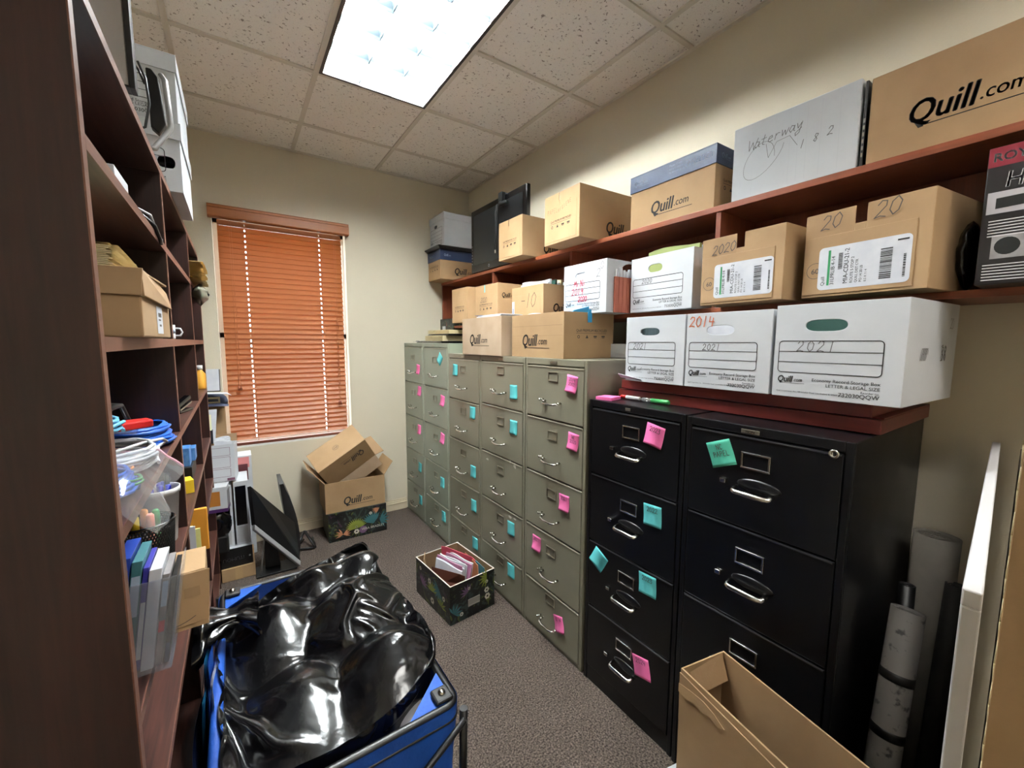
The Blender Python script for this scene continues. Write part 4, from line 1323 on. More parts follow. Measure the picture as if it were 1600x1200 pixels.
# papers and the dark floral box on the tall pale cabinets
zt = 1.5175
for k, (x, y, w_, d_, h_, mt, lb) in enumerate((
        (1.62, 1.18, .34, .62, .016, BLACKG, 'glossy black folder at the bottom of the heap on the far pale cabinets'),
        (1.60, 1.13, .26, .36, .042, PAPERL, 'thick cream file in the heap on the far pale cabinets'),
        (1.62, 1.10, .26, .36, .012, BLACKG, 'black folder between the cream files in the heap on the pale cabinets'),
        (1.61, 1.10, .24, .34, .03, PAPERL, 'topmost cream file of the heap on the pale cabinets'))):
    t = thing('file_folder', lb, 'folder', (x, y, zt), R(3 * (k - 1.5)))
    m = MB()
    n_ = max(2, int(h_ / .005))
    for j in range(n_): m.box(-w_ / 2 + .004 * (j % 2), w_ / 2 - .003 * (j % 3), -d_ / 2, d_ / 2 - .006 * (j % 2), h_ * j / n_, h_ * (j + .8) / n_)
    m.build('pages', mt, t, bevel=.0008)
    zt += h_ + .0008
pl = thing('plastic_sleeve', 'crumpled clear plastic sleeve hanging over the corner of the far pale cabinet', 'sleeve', (1.47, 1.47, 1.519))
m = MB().grid(lambda u, v: (.0 + .13 * v - .02, .12 * u - .06, .004 + .022 * abs(noise.noise((u * 4, v * 4, 2.2))) + .006 * v), 12, 10)
m.build('film', FILM, pl)
fb = thing('floral_box', 'dark blossom-patterned box with a white card, in the far corner behind the cartons', 'box', (1.86, 1.55, 1.52), R(-90))
walls(MB(), .27, .2, .2)
m = MB(); walls(m, .27, .16, .215)
m.build('body', floral('dark_blossom_print', 6.0), fb, bevel=.002)
m = MB(); m.M = face_m('front', .27, .16, .215); m.rect(.05, .06, .115, .15)
m.build('name_card', PAPER, fb)

# stepped wooden cornice laid along the black cabinets
co = thing('wooden_cornice', 'stepped red-brown wooden cornice piece lying along the tops of the black cabinets', 'cornice', (1.82, -1.10, 1.2855))
cy0, cy1 = -.655, -1.545
m = MB().box(1.575, 2.07, cy1 + .0, cy0, 1.2855, 1.325).box(1.595, 2.07, cy1 - .0, cy0, 1.325, 1.329)
m.build('lower_step', REDWOOD, co, bevel=.003, world=True)
m = MB().box(1.545 + .025, 2.07, cy1 + .02, cy0 - .02, 1.3292, 1.3675)
m.build('upper_step', REDWOOD, co, bevel=.003, world=True)

zb = 1.3682
def fo(lb, x, y, cols, a=-90): return folders(lb, 'folder_bundle', 'folders', (x, y, zb + .006), R(a), .25, .25, .215, cols, 9, .012, .03)
for y0, y1, lb, wr, torn, yw, xf_, fl, fcol in (
        (-.715, -.985, 'white storage box marked 2021 with a torn lower corner, leftmost on the wooden cornice', [('2021', .14, .505, .024, .7, 0)], True, 0, 1.545, 'grey papers in the leftmost storage box on the wooden cornice', [TEALF, mat('grey_paper', srgb(150, 146, 140), .8), TEALF]),
        (-.992, -1.278, 'white storage box with an orange 2014, in the middle on the wooden cornice', [('2021', .22, .507, .022, .75, 0), ('2014', .03, .82, .036, .66, 1)], False, 0, 1.545, 'mixed papers and a dark red folder in the middle storage box on the wooden cornice', [PAPER, DKRED, mat('beige_paper', srgb(180, 170, 160), .8)]),
        (-1.289, -1.589, 'white storage box marked 2021 with scribbles on its side, rightmost on the wooden cornice', [('2021', .2, .5, .03, .85, 0)], False, -3, 1.535, 'dark green folders in the rightmost storage box on the wooden cornice', [GREENF, TEALF, TEALF])):
    loc, w, a = place(xf_, y0, y1, .40, yw)
    def scr(c, w, d, h, k=fl):
        if 'rightmost' not in k: return
        q = MB(); q.M = face_m('right', w, d, h, .0012)
        for i in range(4): q.ribbon([(.11 + .012 * i + .012 * math.cos(t), .13 + .016 * math.sin(t * 1.3)) for t in [j * .5 for j in range(12)]], .0016)
        hand(q, '38', .26, .11, .045, .0024, .6); hand(q, '88', .262, .112, .04, .0024, .6)
        hand(q, '20', .32, .2, .03, .0016, .5)
        q.build('scribble', INKG, c)
        return
    h_ = .262 if 'rightmost' not in fl else .27
    storage_box(lb, (loc[0], loc[1], zb), w, .40, h_, a, hole=(.43, .77, .165, .055) if 'leftmost' in fl else (.43, .77, .165, .06), writing=wr, torn=torn, extra=scr)
    folders(fl, 'folder_bundle', 'folders', (loc[0] - .05, loc[1], zb + .006), a, w - .03, .2, .232, fcol, 8, .01, .03)

# pad, markers
pd = thing('sticky_note_pad', 'pink sticky note pad lying on the black cabinet beside the markers', 'note pad', (1.488, -.676, 1.2858), R(12))
m = MB()
for k in range(5): m.box(-.038, .038, -.038, .038, .0026 * k, .0026 * k + .0022)
m.build('paper_block', PINKN, pd)
for lb, p0, p1, cb, cc, ct in (
        ('green highlighter pen lying on the black cabinet in front of the cornice', (1.555, -.80, 1.296), (1.555, -.925, 1.296), GREENP, FOAM, 'green'),
        ('white marker pen with a red cap lying on the black cabinet', (1.552, -.69, 1.296), (1.552, -.79, 1.296), FOAM, REDP, 'red')):
    t = thing('marker_pen', lb, 'marker pen', p0)
    v = Vector(p1) - Vector(p0); L_ = v.length
    t.rotation_euler = Vector((1, 0, 0)).rotation_difference(v).to_euler()
    rl = Matrix.Rotation(R(90), 4, 'Y')
    if ct == 'green':
        MB().tube([(.045, 0, 0), (.12, 0, 0), (.125, 0, 0)], [.009, .0095, .007], 12).build('barrel', cb, t)
        MB().tube([(0, 0, 0), (.002, 0, 0), (.044, 0, 0)], [.005, .0085, .0085], 12).build('cap', clear_film('clear_cap', fac=.4), t)
    else:
        MB().tube([(.03, 0, 0), (.098, 0, 0), (.1, 0, 0)], [.008, .008, .006], 12).build('barrel', cb, t)
        MB().tube([(0, 0, 0), (.003, 0, 0), (.03, 0, 0)], [.005, .0085, .0085], 12).build('cap', cc, t)

# ================================================================== on the floor, right of the camera
oc = thing('open_carton', 'large open brown carton standing on the floor in front of the nearest black cabinet', 'box', (1.2275, -1.5, 0), R(-101))
ow, od, oh = .47, .17, .6
m = MB(); walls(m, ow, od, oh, .005, 0, 1)
m.build('body', [CARD_D, CARD_D], oc, bevel=.001)
m = MB(); m.M = face_m('front', ow, od, oh, .0002)
m.slab([(0, oh - .16, .0), (ow, oh - .16, 0), (ow, oh - .03, .004), (0, oh - .012, .004)], .003)
m.build('outer_flap', CARD_D, oc)
m = MB(); m.M = face_m('front', ow, od, oh, .0042)
jag = [(.0, oh - .07), (.0, oh - .045), (.02, oh - .04), (.05, oh - .034), (.085, oh - .03), (.12, oh - .036), (.15, oh - .05), (.13, oh - .062), (.105, oh - .055), (.08, oh - .066), (.055, oh - .06), (.03, oh - .072)]
m.add([(u, v, 0) for u, v in jag] + [(u, v, .0016) for u, v in jag], [tuple(range(12)), tuple(reversed(range(12, 24)))] + [(k, (k + 1) % 12, (k + 1) % 12 + 12, k + 12) for k in range(12)])
m.build('torn_edge', CARD, oc)
m = MB().slab([(-ow / 2 + .005, od / 2 - .012, oh - .001), (-ow / 2 + .005, -od / 2 + .03, oh - .02), (-ow / 2 + .03, -od / 2 + .03, oh - .075), (-ow / 2 + .03, od / 2 - .012, oh - .07)], .003)
m.build('inner_flap', CARD_D, oc)
ws = thing('small_white_box', 'corner of a white box on the carpet left of the large open carton', 'box', (1.19, -1.275, 0), R(-12))
MB().box(-.095, .06, -.075, .06, 0, .24).build('carton', WHITEB, ws, bevel=.003)
MB().box(-.096, .061, -.02, -.005, .2401, .2404).build('packing_tape', clear_film('clear_tape', fac=.5), ws)

fc = thing('flat_carton', 'tall flattened brown carton standing upright at the right edge, nearest the camera', 'carton', (.86, -2.0625, 0), R(-2))
m = MB().box(-.004, .004, -.235, .235, 0, 1.53)
m.build('front_ply', CARD, fc, bevel=.001)
m = MB().box(.0045, .0125, -.235, .235, 0, 1.53)
m.build('rear_ply', CARD_D, fc, bevel=.001)
m = MB()
for k in range(60): m.tube([(-.003 + .006 * (k % 2), .2352, .02 + .025 * k), (-.003 + .006 * ((k + 1) % 2), .2352, .02 + .025 * (k + 1))], .0011, 5)
m.build('corrugated_edge', PAPERL, fc)

# boards leaning on the wall
for nm, lb, x0, x1, z1_, th, y_, yaw, c1, c2 in (
        ('framed_board', 'white framed board standing on edge against the right wall, left of the darker board', .885, 2.05, 1.235, .017, -1.75, 5.2, FOAM, mat('board_backing', srgb(150, 140, 128), .7)),
        ('framed_board', 'brown-grey framed board standing on edge between the white board and the flattened carton', 1.02, 2.05, 1.225, .018, -1.792, 4.4, mat('board_edge', srgb(126, 112, 98), .6), mat('board_face', srgb(70, 62, 56), .7))):
    L_ = x1 - x0
    t = thing(nm, lb, 'board', ((x0 + x1) / 2, y_, 0), R(yaw))
    m = MB(); f_ = .022
    m.box(-L_ / 2, L_ / 2, -th / 2, th / 2, 0, f_).box(-L_ / 2, L_ / 2, -th / 2, th / 2, z1_ - f_, z1_).box(-L_ / 2, -L_ / 2 + f_, -th / 2, th / 2, f_, z1_ - f_).box(L_ / 2 - f_, L_ / 2, -th / 2, th / 2, f_, z1_ - f_)
    m.build('frame', c1, t, bevel=.002)
    MB().box(-L_ / 2 + f_, L_ / 2 - f_, -th / 2 + .006, th / 2 - .006, f_, z1_ - f_).build('panel', c2, t)

# rolled drawings in the gap beside the black cabinet
ROLL = mat('grey_roll_paper', srgb(124, 118, 110), .7, col2=srgb(140, 134, 124), scale=9)
def roll(lb, base, top, r, mt, band=None, end=True, cap=None):
    t = thing('paper_roll', lb, 'roll', base)
    v = Vector(top) - Vector(base); L_ = v.length
    t.rotation_euler = Vector((0, 0, 1)).rotation_difference(v).to_euler()
    m = MB()
    m.lathe([(r, 0), (r, L_), (r - .004, L_), (r - .004, L_ - .05), (0.0, L_ - .05)], 28)
    m.build('sheet_roll', mt, t)
    m = MB()
    pts = []
    for k in range(40):
        an = k * .45; q = (r - .006) * (1 - k / 44)
        pts.append((q * math.cos(an), q * math.sin(an), L_ - .004))
    m.tube(pts, .0014, 5)
    m.build('rolled_edge', mt, t)
    if band:
        for z in band:
            m = MB().lathe([(r + .0012, z), (r + .0016, z + .012), (r + .0012, z + .024)], 28)
            m.build('rubber_band', BLACKP, t)
    return t
roll('wide pale roll of drawings standing in the corner behind the other rolls', (1.95, -1.607, 0.001), (2.0, -1.605, .92), .055, ROLL)
roll('printed grey roll of drawings with dark bands, leaning at the front of the rolls', (1.478, -1.612, .006), (1.69, -1.612, .79), .036, mat('plan_print', srgb(138, 134, 130), .55, col2=srgb(66, 64, 64), scale=34, ramp=(.58, .66)), band=(.2, .47, .62))
roll('dark roll standing between the pale roll and the boards', (1.87, -1.655, .005), (1.95, -1.668, .80), .028, mat('dark_roll', srgb(46, 44, 44), .6))
roll('slim black tube leaning beside the wide pale roll', (1.82, -1.585, .006), (1.875, -1.572, .78), .02, BLACKP, end=False)

# ================================================================== floor boxes
FL1 = floral('black_floral_print', 0.0)
def flower(m, x, y, r, mi_p=0, mi_c=1):
    for k in range(6):
        an = k * math.pi / 3
        m.disc((x + r * .6 * math.cos(an), y + r * .6 * math.sin(an)), r * .42, 10, mi_p)
    m.M = m.M @ Matrix.Translation((0, 0, .0002)); m.disc((x, y), r * .34, 10, mi_c); m.M = m.M @ Matrix.Translation((0, 0, -.0002))
def leafs(m, x, y, L_, n, a0, a1, mi):
    for k in range(n):
        an = R(a0 + (a1 - a0) * k / max(1, n - 1)); c_, s_ = math.cos(an), math.sin(an)
        q = [(0, 0), (.5, .10), (1, 0), (.5, -.10)]
        m.add([(x + L_ * (u * c_ - v * s_), y + L_ * (u * s_ + v * c_), 0) for u, v in q], [(0, 3, 2, 1)], mi)
LIME = mat('olive_print', srgb(150, 160, 64), .5); TEALP = mat('teal_print', srgb(64, 120, 128), .5); PEACH = mat('peach_print', srgb(206, 140, 104), .5); LILAC = mat('lilac_print', srgb(128, 92, 132), .5)
CREAMP = mat('cream_print', srgb(222, 214, 200), .5)
fbx = thing('file_box', 'open black floral file box on the carpet beside the putty cabinets, full of papers', 'box', (1.19, .223, 0), R(5.5))
fw, fd, fh = .295, .40, .222
m = MB(); walls(m, fw, fd, fh, .004)
m.build('body', FL1, fbx, bevel=.001)
m = MB()
for b in ((-fw / 2 - .001, fw / 2 + .001, -fd / 2 - .001, -fd / 2 + .005), (-fw / 2 - .001, fw / 2 + .001, fd / 2 - .005, fd / 2 + .001), (-fw / 2 - .001, -fw / 2 + .005, -fd / 2 + .005, fd / 2 - .005), (fw / 2 - .005, fw / 2 + .001, -fd / 2 + .005, fd / 2 - .005)):
    m.box(*b, fh, fh + .002)
m.build('cream_rim', CREAMP, fbx)
m = MB()
for b in ((-fw / 2 + .0041, fw / 2 - .0041, -fd / 2 + .0041, -fd / 2 + .0051), (-fw / 2 + .0041, fw / 2 - .0041, fd / 2 - .0051, fd / 2 - .0041), (-fw / 2 + .0041, -fw / 2 + .0051, -fd / 2 + .0052, fd / 2 - .0052), (fw / 2 - .0051, fw / 2 - .0041, -fd / 2 + .0052, fd / 2 - .0052)):
    m.box(*b, .005, fh - .001)
m.build('lining', CARD_IN, fbx)
p = MB()
p.M = face_m('front', fw, fd, fh)
for x, y, r in ((.24, .115, .017), (.245, .075, .019), (.07, .04, .012), (.24, .165, .01), (.12, .17, .009)): flower(p, x, y, r)
leafs(p, .24, .19, .06, 7, 100, 260, 2); leafs(p, .11, .15, .05, 6, 60, 200, 5); leafs(p, .02, .06, .06, 6, -30, 120, 3)
p.M = face_m('left', fw, fd, fh)
for x, y, r in ((.17, .15, .018), (.2, .045, .02), (.33, .12, .015), (.06, .18, .012)): flower(p, x, y, r)
leafs(p, .2, .1, .07, 8, 20, 170, 2); leafs(p, .28, .15, .08, 8, 150, 300, 3); leafs(p, .08, .09, .07, 7, 0, 120, 5); leafs(p, .3, .06, .06, 6, 0, 150, 2)
p.build('floral_print', [CREAMP, INK, LIME, TEALP, PEACH, LILAC], fbx)
m = MB(); m.M = face_m('front', fw, fd, fh, .0)
m.box(.118, .185, .07, .1, 0, .002).box(.112, .191, .064, .07, 0, .003).box(.112, .191, .1, .106, 0, .003).box(.112, .118, .07, .1, 0, .003).box(.185, .191, .07, .1, 0, .003)
m.build('card_holder', mat('metal_grey', srgb(176, 172, 164), .4, metal=.5), fbx, bevel=.0006)
folders('white papers standing in the floral file box on the carpet', 'paper_bundle', 'papers', (1.14, .20, .0045), R(5.5 - 78), .22, .1, .235, [PAPER, PAPER, mat('mauve_edge', srgb(180, 120, 150), .6), PAPER], 8, .045, .05)
def leaf_sheet(lb, nm, pts, mt, th=.004, cat='folder'):
    t = thing(nm, lb, cat, pts[0])
    o = Vector(pts[0])
    m = MB(); m.slab([Vector(q) - o for q in pts], th)
    m.build('sheet', mt, t, bevel=.001)
    return t
leaf_sheet('brown folder at the front of the floral file box, left of the white papers', 'file_folder', [(1.085, .07, .006), (1.19, .09, .006), (1.19, .085, .205), (1.16, .09, .225), (1.06, .25, .225), (1.055, .23, .1)], BROWNF)
leaf_sheet('pink folder leaning out of the floral file box', 'file_folder', [(1.185, .375, .012), (1.315, .175, .012), (1.302, .168, .225), (1.288, .182, .245), (1.19, .333, .272), (1.172, .365, .268)], PINKF)
leaf_sheet('orange-tan folder on the right inside the floral file box', 'file_folder', [(1.275, .07, .01), (1.30, .30, .01), (1.30, .29, .225), (1.285, .10, .235)], mat('orange_tan', srgb(206, 132, 92), .6))
leaf_sheet('teal folder beside the orange-tan folder in the floral file box', 'file_folder', [(1.305, .07, .01), (1.32, .28, .01), (1.322, .2, .21), (1.31, .07, .225)], TEALP)
leaf_sheet('tan folder flap at the rear left of the floral file box', 'file_folder', [(1.04, .30, .01), (1.09, .385, .01), (1.075, .385, .25), (1.045, .33, .235)], CARD)

# stack of three in front of the window
sx = .915
fb2 = thing('floral_box', 'black floral box at the bottom of the stack below the window', 'box', (sx + .0, 1.49, 0), R(-1.5))
w2, d2_, h2_ = .435, .29, .225
MB().box(-w2 / 2, w2 / 2, -d2_ / 2, d2_ / 2, 0, h2_).build('body', FL1, fb2, bevel=.002)
p = MB(); p.M = face_m('front', w2, d2_, h2_)
leafs(p, .2, .07, .085, 15, 20, 175, 2); leafs(p, .33, .08, .1, 9, 60, 150, 3); leafs(p, .38, .1, .08, 6, -60, 60, 3)
leafs(p, .1, .045, .06, 4, 120, 200, 4); leafs(p, .1, .045, .06, 4, -20, 40, 4); leafs(p, .38, .2, .06, 5, 180, 230, 4)
flower(p, .2, .045, .02); flower(p, .2, .082, .011); flower(p, .31, .17, .012)
p.disc((.25, .05), .03, 12, 5)
p.build('floral_print', [CREAMP, INK, LIME, TEALP, PEACH, LILAC], fb2)
p = MB(); p.M = face_m('front', w2, d2_, h2_, .001)
p.text('VERA BRADLEY', w2 - .02, .045, .026, .012, 0, 'RIGHT')
p.build('lettering', CREAMP, fb2)
mc = thing('cardboard_carton', 'brown open carton in the middle of the stack below the window', 'box', (sx - .01, 1.50, h2_ + .0005), R(-1))
mw, md, mh = .445, .285, .235
m = MB(); walls(m, mw, md, mh, .004)
m.build('body', CARD_D, mc, bevel=.001)
p = MB(); p.M = face_m('front', mw, md, mh)
quill_logo(p, .125, .05, .062)
p.build('printing', INK, mc)
m = MB()
m.slab([(-mw / 2, md / 2, mh), (-mw / 2, -md / 2, mh), (-mw / 2 - .11, -md / 2, mh + .13), (-mw / 2 - .11, md / 2, mh + .13)], .004)
m.build('left_flap', CARD, mc)
m = MB()
m.slab([(mw / 2, -md / 2, mh), (mw / 2, md / 2, mh), (mw / 2 + .07, md / 2, mh + .1), (mw / 2 + .07, -md / 2, mh + .1)], .004)
m.build('right_flap', CARD, mc)
tc_ = thing('cardboard_carton', 'upside-down tilted brown carton on top of the stack below the window', 'box', (0, 0, 0))
tw_, td_, th_ = .40, .225, .215
Mx = Matrix.Translation((.835, 1.49, .63)) @ Euler((R(28), R(-32), R(-2)), 'XYZ').to_matrix().to_4x4()
tc_.matrix_world = Mx
tc_.location = Mx.to_translation(); tc_.rotation_euler = Mx.to_euler()
m = MB()
m.M = Matrix.Rotation(math.pi, 4, 'X') @ Matrix.Translation((0, 0, -th_ / 2))
walls(m, tw_, td_, th_, .004)
m.build('body', CARD, tc_, bevel=.001)
m = MB(); m.M = frame((tw_ / 2, -td_ / 2 - .0007, th_ / 2), (-1, 0, 0), (0, 0, -1))
quill_logo(m, .05, .07, .05)
m.M = frame((-tw_ / 2, -td_ / 2, th_ / 2 + .0007), (1, 0, 0), (0, 1, 0))
m.disc((.2, .115), .024, 20, 0, .022); m.disc((.2, .115), .016, 20, 0, .0145)
m.text('100', .2, .108, .018, .01, 0, 'CENTER')
m.build('printing', INKG, tc_)
m = MB()
m.slab([(-tw_ / 2, -td_ / 2 - .002, -th_ / 2), (tw_ / 2, -td_ / 2 - .002, -th_ / 2), (tw_ / 2, -td_ / 2 - .03, -th_ / 2 - .105), (-tw_ / 2, -td_ / 2 - .03, -th_ / 2 - .105)][::-1], .004)
m.build('front_flap', CARD_G, tc_)
m = MB()
m.slab([(tw_ / 2, -td_ / 2, -th_ / 2), (tw_ / 2, td_ / 2, -th_ / 2), (tw_ / 2 + .07, td_ / 2, -th_ / 2 - .02), (tw_ / 2 + .07, -td_ / 2, -th_ / 2 - .02)], .004)
m.build('side_flap', CARD_IN, tc_)

# ================================================================== dark bookcase on the left
bx0, bx1 = -.27, .03
BY = (-1.10, 1.13)
bk = thing('bookcase', 'tall dark mahogany open bookcase along the left wall, crammed with supplies', 'bookcase', ((bx0 + bx1) / 2, 0, 0))
bp_ = lambda nm, mb, mt, bv=0: mb.build(nm, mt, bk, bevel=bv, world=True)
TOPZ = 2.0
def upright(nm, y, z0, z1, x1=bx1):
    bp_(nm, MB().box(bx0 + .006, x1 - .002, y - .01, y + .01, z0, z1), WOOD_Z)
    o = bp_('edge_band', MB().box(x1 - .002, x1, y - .01, y + .01, z0, z1), EDGE)
upright('side_panel', BY[0] + .01, 0, TOPZ)
upright('side_panel', BY[1] - .01, 0, TOPZ)
zs = [(2.0, 2.02), (1.78, 1.80), (1.510, 1.5315), (1.233, 1.2535), (.935, .9555), (.688, .708), (.36, .38), (.08, .1)]
for a, b in zs:
    y0, y1 = (BY[0] + .0205, BY[1] - .0205) if a < 1.99 else BY
    bp_('shelf_board', MB().box(bx0 + .006, bx1 - .002, y0, y1, a, b), WOOD_Y)
    bp_('edge_band', MB().box(bx1 - .002, bx1, y0, y1, a, b), EDGE)
for y in (-.30, .48):
    for k in range(len(zs) - 1):
        bp_('divider', MB().box(bx0 + .006, bx1 - .002, y - .01, y + .01, zs[k + 1][1] + .0003, zs[k][0] - .0003), WOOD_Z)
        bp_('edge_band', MB().box(bx1 - .0018, bx1 - .0002, y - .01, y + .01, zs[k + 1][1] + .0003, zs[k][0] - .0003), EDGE)
bp_('back_panel', MB().box(bx0, bx0 + .006, BY[0], BY[1], 0.02, TOPZ), WOOD_Z)

def wbx(name, lb, cat, x0, x1, y0, y1, z0, z1, mt, part_name='body', bevel=.0015, group=None, rz=0):
    t = thing(name, lb, cat, ((x0 + x1) / 2, (y0 + y1) / 2, z0), rz, group)
    MB().box(-(x1 - x0) / 2, (x1 - x0) / 2, -(y1 - y0) / 2, (y1 - y0) / 2, 0, z1 - z0).build(part_name, mt, t, bevel=bevel)
    return t

# --- on top of the bookcase
Z0 = 2.0205
for k, (zz, hh, lb) in enumerate(((Z0, .215, 'lower white lidded storage box of the two stacked on top of the dark bookcase'), (Z0 + .2205, .205, 'upper white lidded storage box of the two stacked on top of the dark bookcase'))):
    storage_box(lb, (-.085, .125, zz), .30, .39, hh, 0, lid=True, hole=(.87, .42, .075, .085) if k == 0 else None, grp='white storage boxes on the bookcase')
gt = thing('flat_panel_monitor', 'large grey-backed flat screen with a black rim, on the bookcase top', 'monitor', (-.026, -.60, Z0), R(0))
m = MB()
m.box(-.19, .045, -.012, .012, .06, .48)
m.build('rear_cover', GREYP, gt, bevel=.003)
m = MB()
m.box(.0455, .056, -.018, .018, .055, .485).box(-.20, -.1905, -.018, .018, .055, .485).box(-.1905, .0455, .0125, .018, .055, .485).box(-.1905, .0455, -.018, .0125, .4805, .485).box(-.1905, .0455, -.018, .0125, .055, .0595)
m.build('rim', BLACKP, gt, bevel=.001)
m = MB().box(-.1, .05, -.02, .1, 0, .012).box(-.05, -.01, -.010, .010, .012, .0555)
m.build('stand', SILVER, gt, bevel=.002)
mn = thing('computer_monitor', 'black monitor with a silver bezel on the bookcase top, before the white boxes', 'monitor', (.02, -.36, Z0))
m = MB()
m.slab([(.006, -.02, .075), (.022, -.02, .06), (.038, -.02, .09), (.028, -.02, .205), (.016, -.02, .222), (.004, -.02, .222)], .03)
m.build('casing', BLACKP, mn, bevel=.003)
m = MB()
m.tube([(.034, -.015, .215), (.0425, -.02, .2), (.048, -.02, .09), (.046, -.02, .078), (.012, -.04, .012), (.0, -.05, .008)], [.006, .007, .007, .007, .007, .006], 8)
m.build('silver_frame', SILVER, mn)
m = MB()
m.tube([(-.005, -.06, .21), (.008, -.07, .17), (.012, -.07, .11), (.0, -.07, .05), (-.03, -.07, .03)], .003, 6)
m.tube([(-.02, -.05, .215), (-.005, -.06, .19), (.005, -.06, .16)], .003, 6)
m.build('cable', BLACKP, mn)

# --- upper shelf
t = wbx('white_carton', 'small white carton on the upper bookcase shelf, nearest bay', 'box', -.12, .012, -.80, -.68, 1.8005, 1.852, WHITEB)
MB().box(-.001, .001, -.06, .06, .0517, .0522).build('tape', FILM, t)
def coil(mb, c, r, n, rad, sq=1.0, hz=.0, ph=0.0, mi=0, tilt=0.0, jit=.012, seed=0):
    pts = []
    for k in range(n * 14 + 1):
        a = 2 * math.pi * k / 14 + ph
        j = jit * noise.noise((k * .21, seed, 2.2)); j2 = jit * noise.noise((k * .17, seed + 5, 7.1))
        pts.append((c[0] + (r + j) * math.cos(a) * sq, c[1] + (r + j2) * math.sin(a), c[2] + hz * k / (n * 14) + abs(jit * .6 * noise.noise((k * .3, 3, seed))) + tilt * math.sin(a)))
    mb.tube(pts, rad, 6, mi)
cb = thing('cable_bundle', 'black and white cable bundle hanging over the upper shelf edge of the nearest bay', 'cable', (-.02, -.5, 1.8045))
m = MB()
for k in range(3): coil(m, (-.05, 0, .0 + .008 * k), .085 - .006 * k, 2, .0042, 1, .01, k, seed=k)
m.tube([(-.01, -.07, .01), (.03, -.05, .022), (.052, -.02, .004), (.056, .02, -.018), (.054, .06, -.024), (.050, .10, -.006), (.03, .12, .012)], .0045, 6)
m.tube([(.0, -.03, .014), (.04, -.02, .02), (.050, .03, -.004), (.048, .08, -.012), (.03, .13, .01)], .004, 6)
m.build('black_cable', BLACKP, cb)
m = MB(); m.tube([(-.02, -.1, .01), (.03, -.06, .03), (.046, -.02, .028), (.05, .02, .004)], .003, 6); m.build('white_cable', WCABLE, cb)
pe = thing('envelope_stack', 'stack of padded yellow envelopes on the farthest bay of the upper shelf', 'envelopes', (-.03, .60, 1.8005))
m = MB()
for k in range(9):
    zb_ = .0105 * k
    m.grid(lambda u, v: (-.16 + .275 * u - .004 * (k % 3), -.10 + .26 * v, zb_ + .006 + .012 * noise.noise((u * 3, v * 3, k * 2.3)) * (.5 + u)), 10, 8)
    m.grid(lambda u, v: (-.16 + .275 * (1 - u) - .004 * (k % 3), -.10 + .26 * v, zb_ + .0005 + .004 * abs(noise.noise((u * 3, v * 3, k * 2.3)))), 6, 6)
m.build('envelope', MANILA, pe)
gb = thing('crumpled_bag', 'grey-green crumpled plastic bag hanging below the padded envelopes', 'bag', (.055, .62, 1.70))
m = MB()
m.grid(lambda u, v: (.0 + .032 * math.cos(2 * math.pi * u) * (math.sin(math.pi * v) ** .7) + .012 * noise.noise((u * 5, v * 5, 1)), (.13 + .03 * noise.noise((u * 4, v * 4, 9))) * math.sin(2 * math.pi * u) * math.sin(math.pi * v) ** .7, .0 + .095 * v + .012 * noise.noise((u * 6, v * 3, 5))), 24, 12)
m.build('film', mat('grey_green_film', srgb(112, 116, 100), .35, bump=.3, bscale=30), gb)

# --- shelf at eye height
ec = thing('cardboard_carton', 'brown carton with a loose lid and white label, at eye height in the bookcase', 'box', (-.085, -.815, 1.532), R(-2))
m = MB().box(-.15, .145, -.135, .12, 0, .07)
m.build('body', CARD_D, ec, bevel=.003)
m = MB()
m.slab([(-.152, -.139, .072), (.146, -.139, .069), (.150, -.137, .114), (-.150, -.135, .112)], .004)
m.slab([(.150, -.137, .069), (.152, .11, .062), (.146, .10, .095), (.142, .02, .112), (.148, -.135, .114)], .004)
m.box(-.150, .147, -.135, .1, .108, .112)
m.build('lid', CARD_D, ec, bevel=.001)
m = MB(); m.M = frame((.1456, 0, 0), (0, 1, 0), (0, 0, 1)); m.rect(-.02, .008, .035, .06)
sl = m.build('label', PAPER, ec)
m = MB(); m.M = frame((.1460, 0, 0), (0, 1, 0), (0, 0, 1)); m.rect(-.008, .04, .022, .048); m.rect(-.008, .033, .015, .036); m.rect(-.002, .022, .018, .026)
m.build('label_print', INKG, sl)
es = thing('envelope_stack', 'tall stack of cream manila envelopes lying on the lidded carton in the bookcase', 'envelopes', (-.10, -.845, 1.6465))
m = MB()
for k in range(13):
    z_ = .0028 * k
    x1 = .126 + .006 * math.sin(k * 1.9) - (.0 if k > 6 else .003 * (6 - k) * .3)
    m.grid(lambda u, v: (-.13 + (x1 + .13) * u, -.105 + .26 * v, z_ * (1 - .35 * v) + .0026 - .012 * v ** 2 * (1 if k > 4 else .2) + .0), 4, 8)
    for s_ in (0, 1):
        pass
m.build('envelope', PAPERL, es)
m = MB()
for k in range(12): m.box(-.13, .12 + .004 * math.sin(k * 1.9), -.1045, .10, .0004 + .0028 * k * .99, .0004 + .0028 * k * .99 + .0016)
m.build('envelope_edge', PAPERL, es)
for k in range(4):
    t = wbx('file_folder', 'cream folder standing right of the lidded carton, %s of the four' % ('nearest', 'second', 'third', 'farthest')[k], 'folder', -.18, .036 + .006 * (k % 2), -.665 + .012 * k, -.6575 + .012 * k, 1.532, 1.60 + .014 * (k % 3), PAPERL, 'leaf', 0, 'cream folders beside the lidded carton')
    MB().box(.07, .095, -.003, .003, .0685 + .014 * (k % 3), .0685 + .014 * (k % 3) + .006).build('tab', PAPERL, t)
mg = thing('mug', 'small white mug with a pale blue band, on the eye-height shelf', 'mug', (.005, -.205, 1.5318))
m = MB().lathe([(.0, .0), (.021, .0), (.022, .004), (.0225, .044), (.0205, .044), (.02, .006), (.0, .005)], 24)
m.build('cup', FOAM, mg)
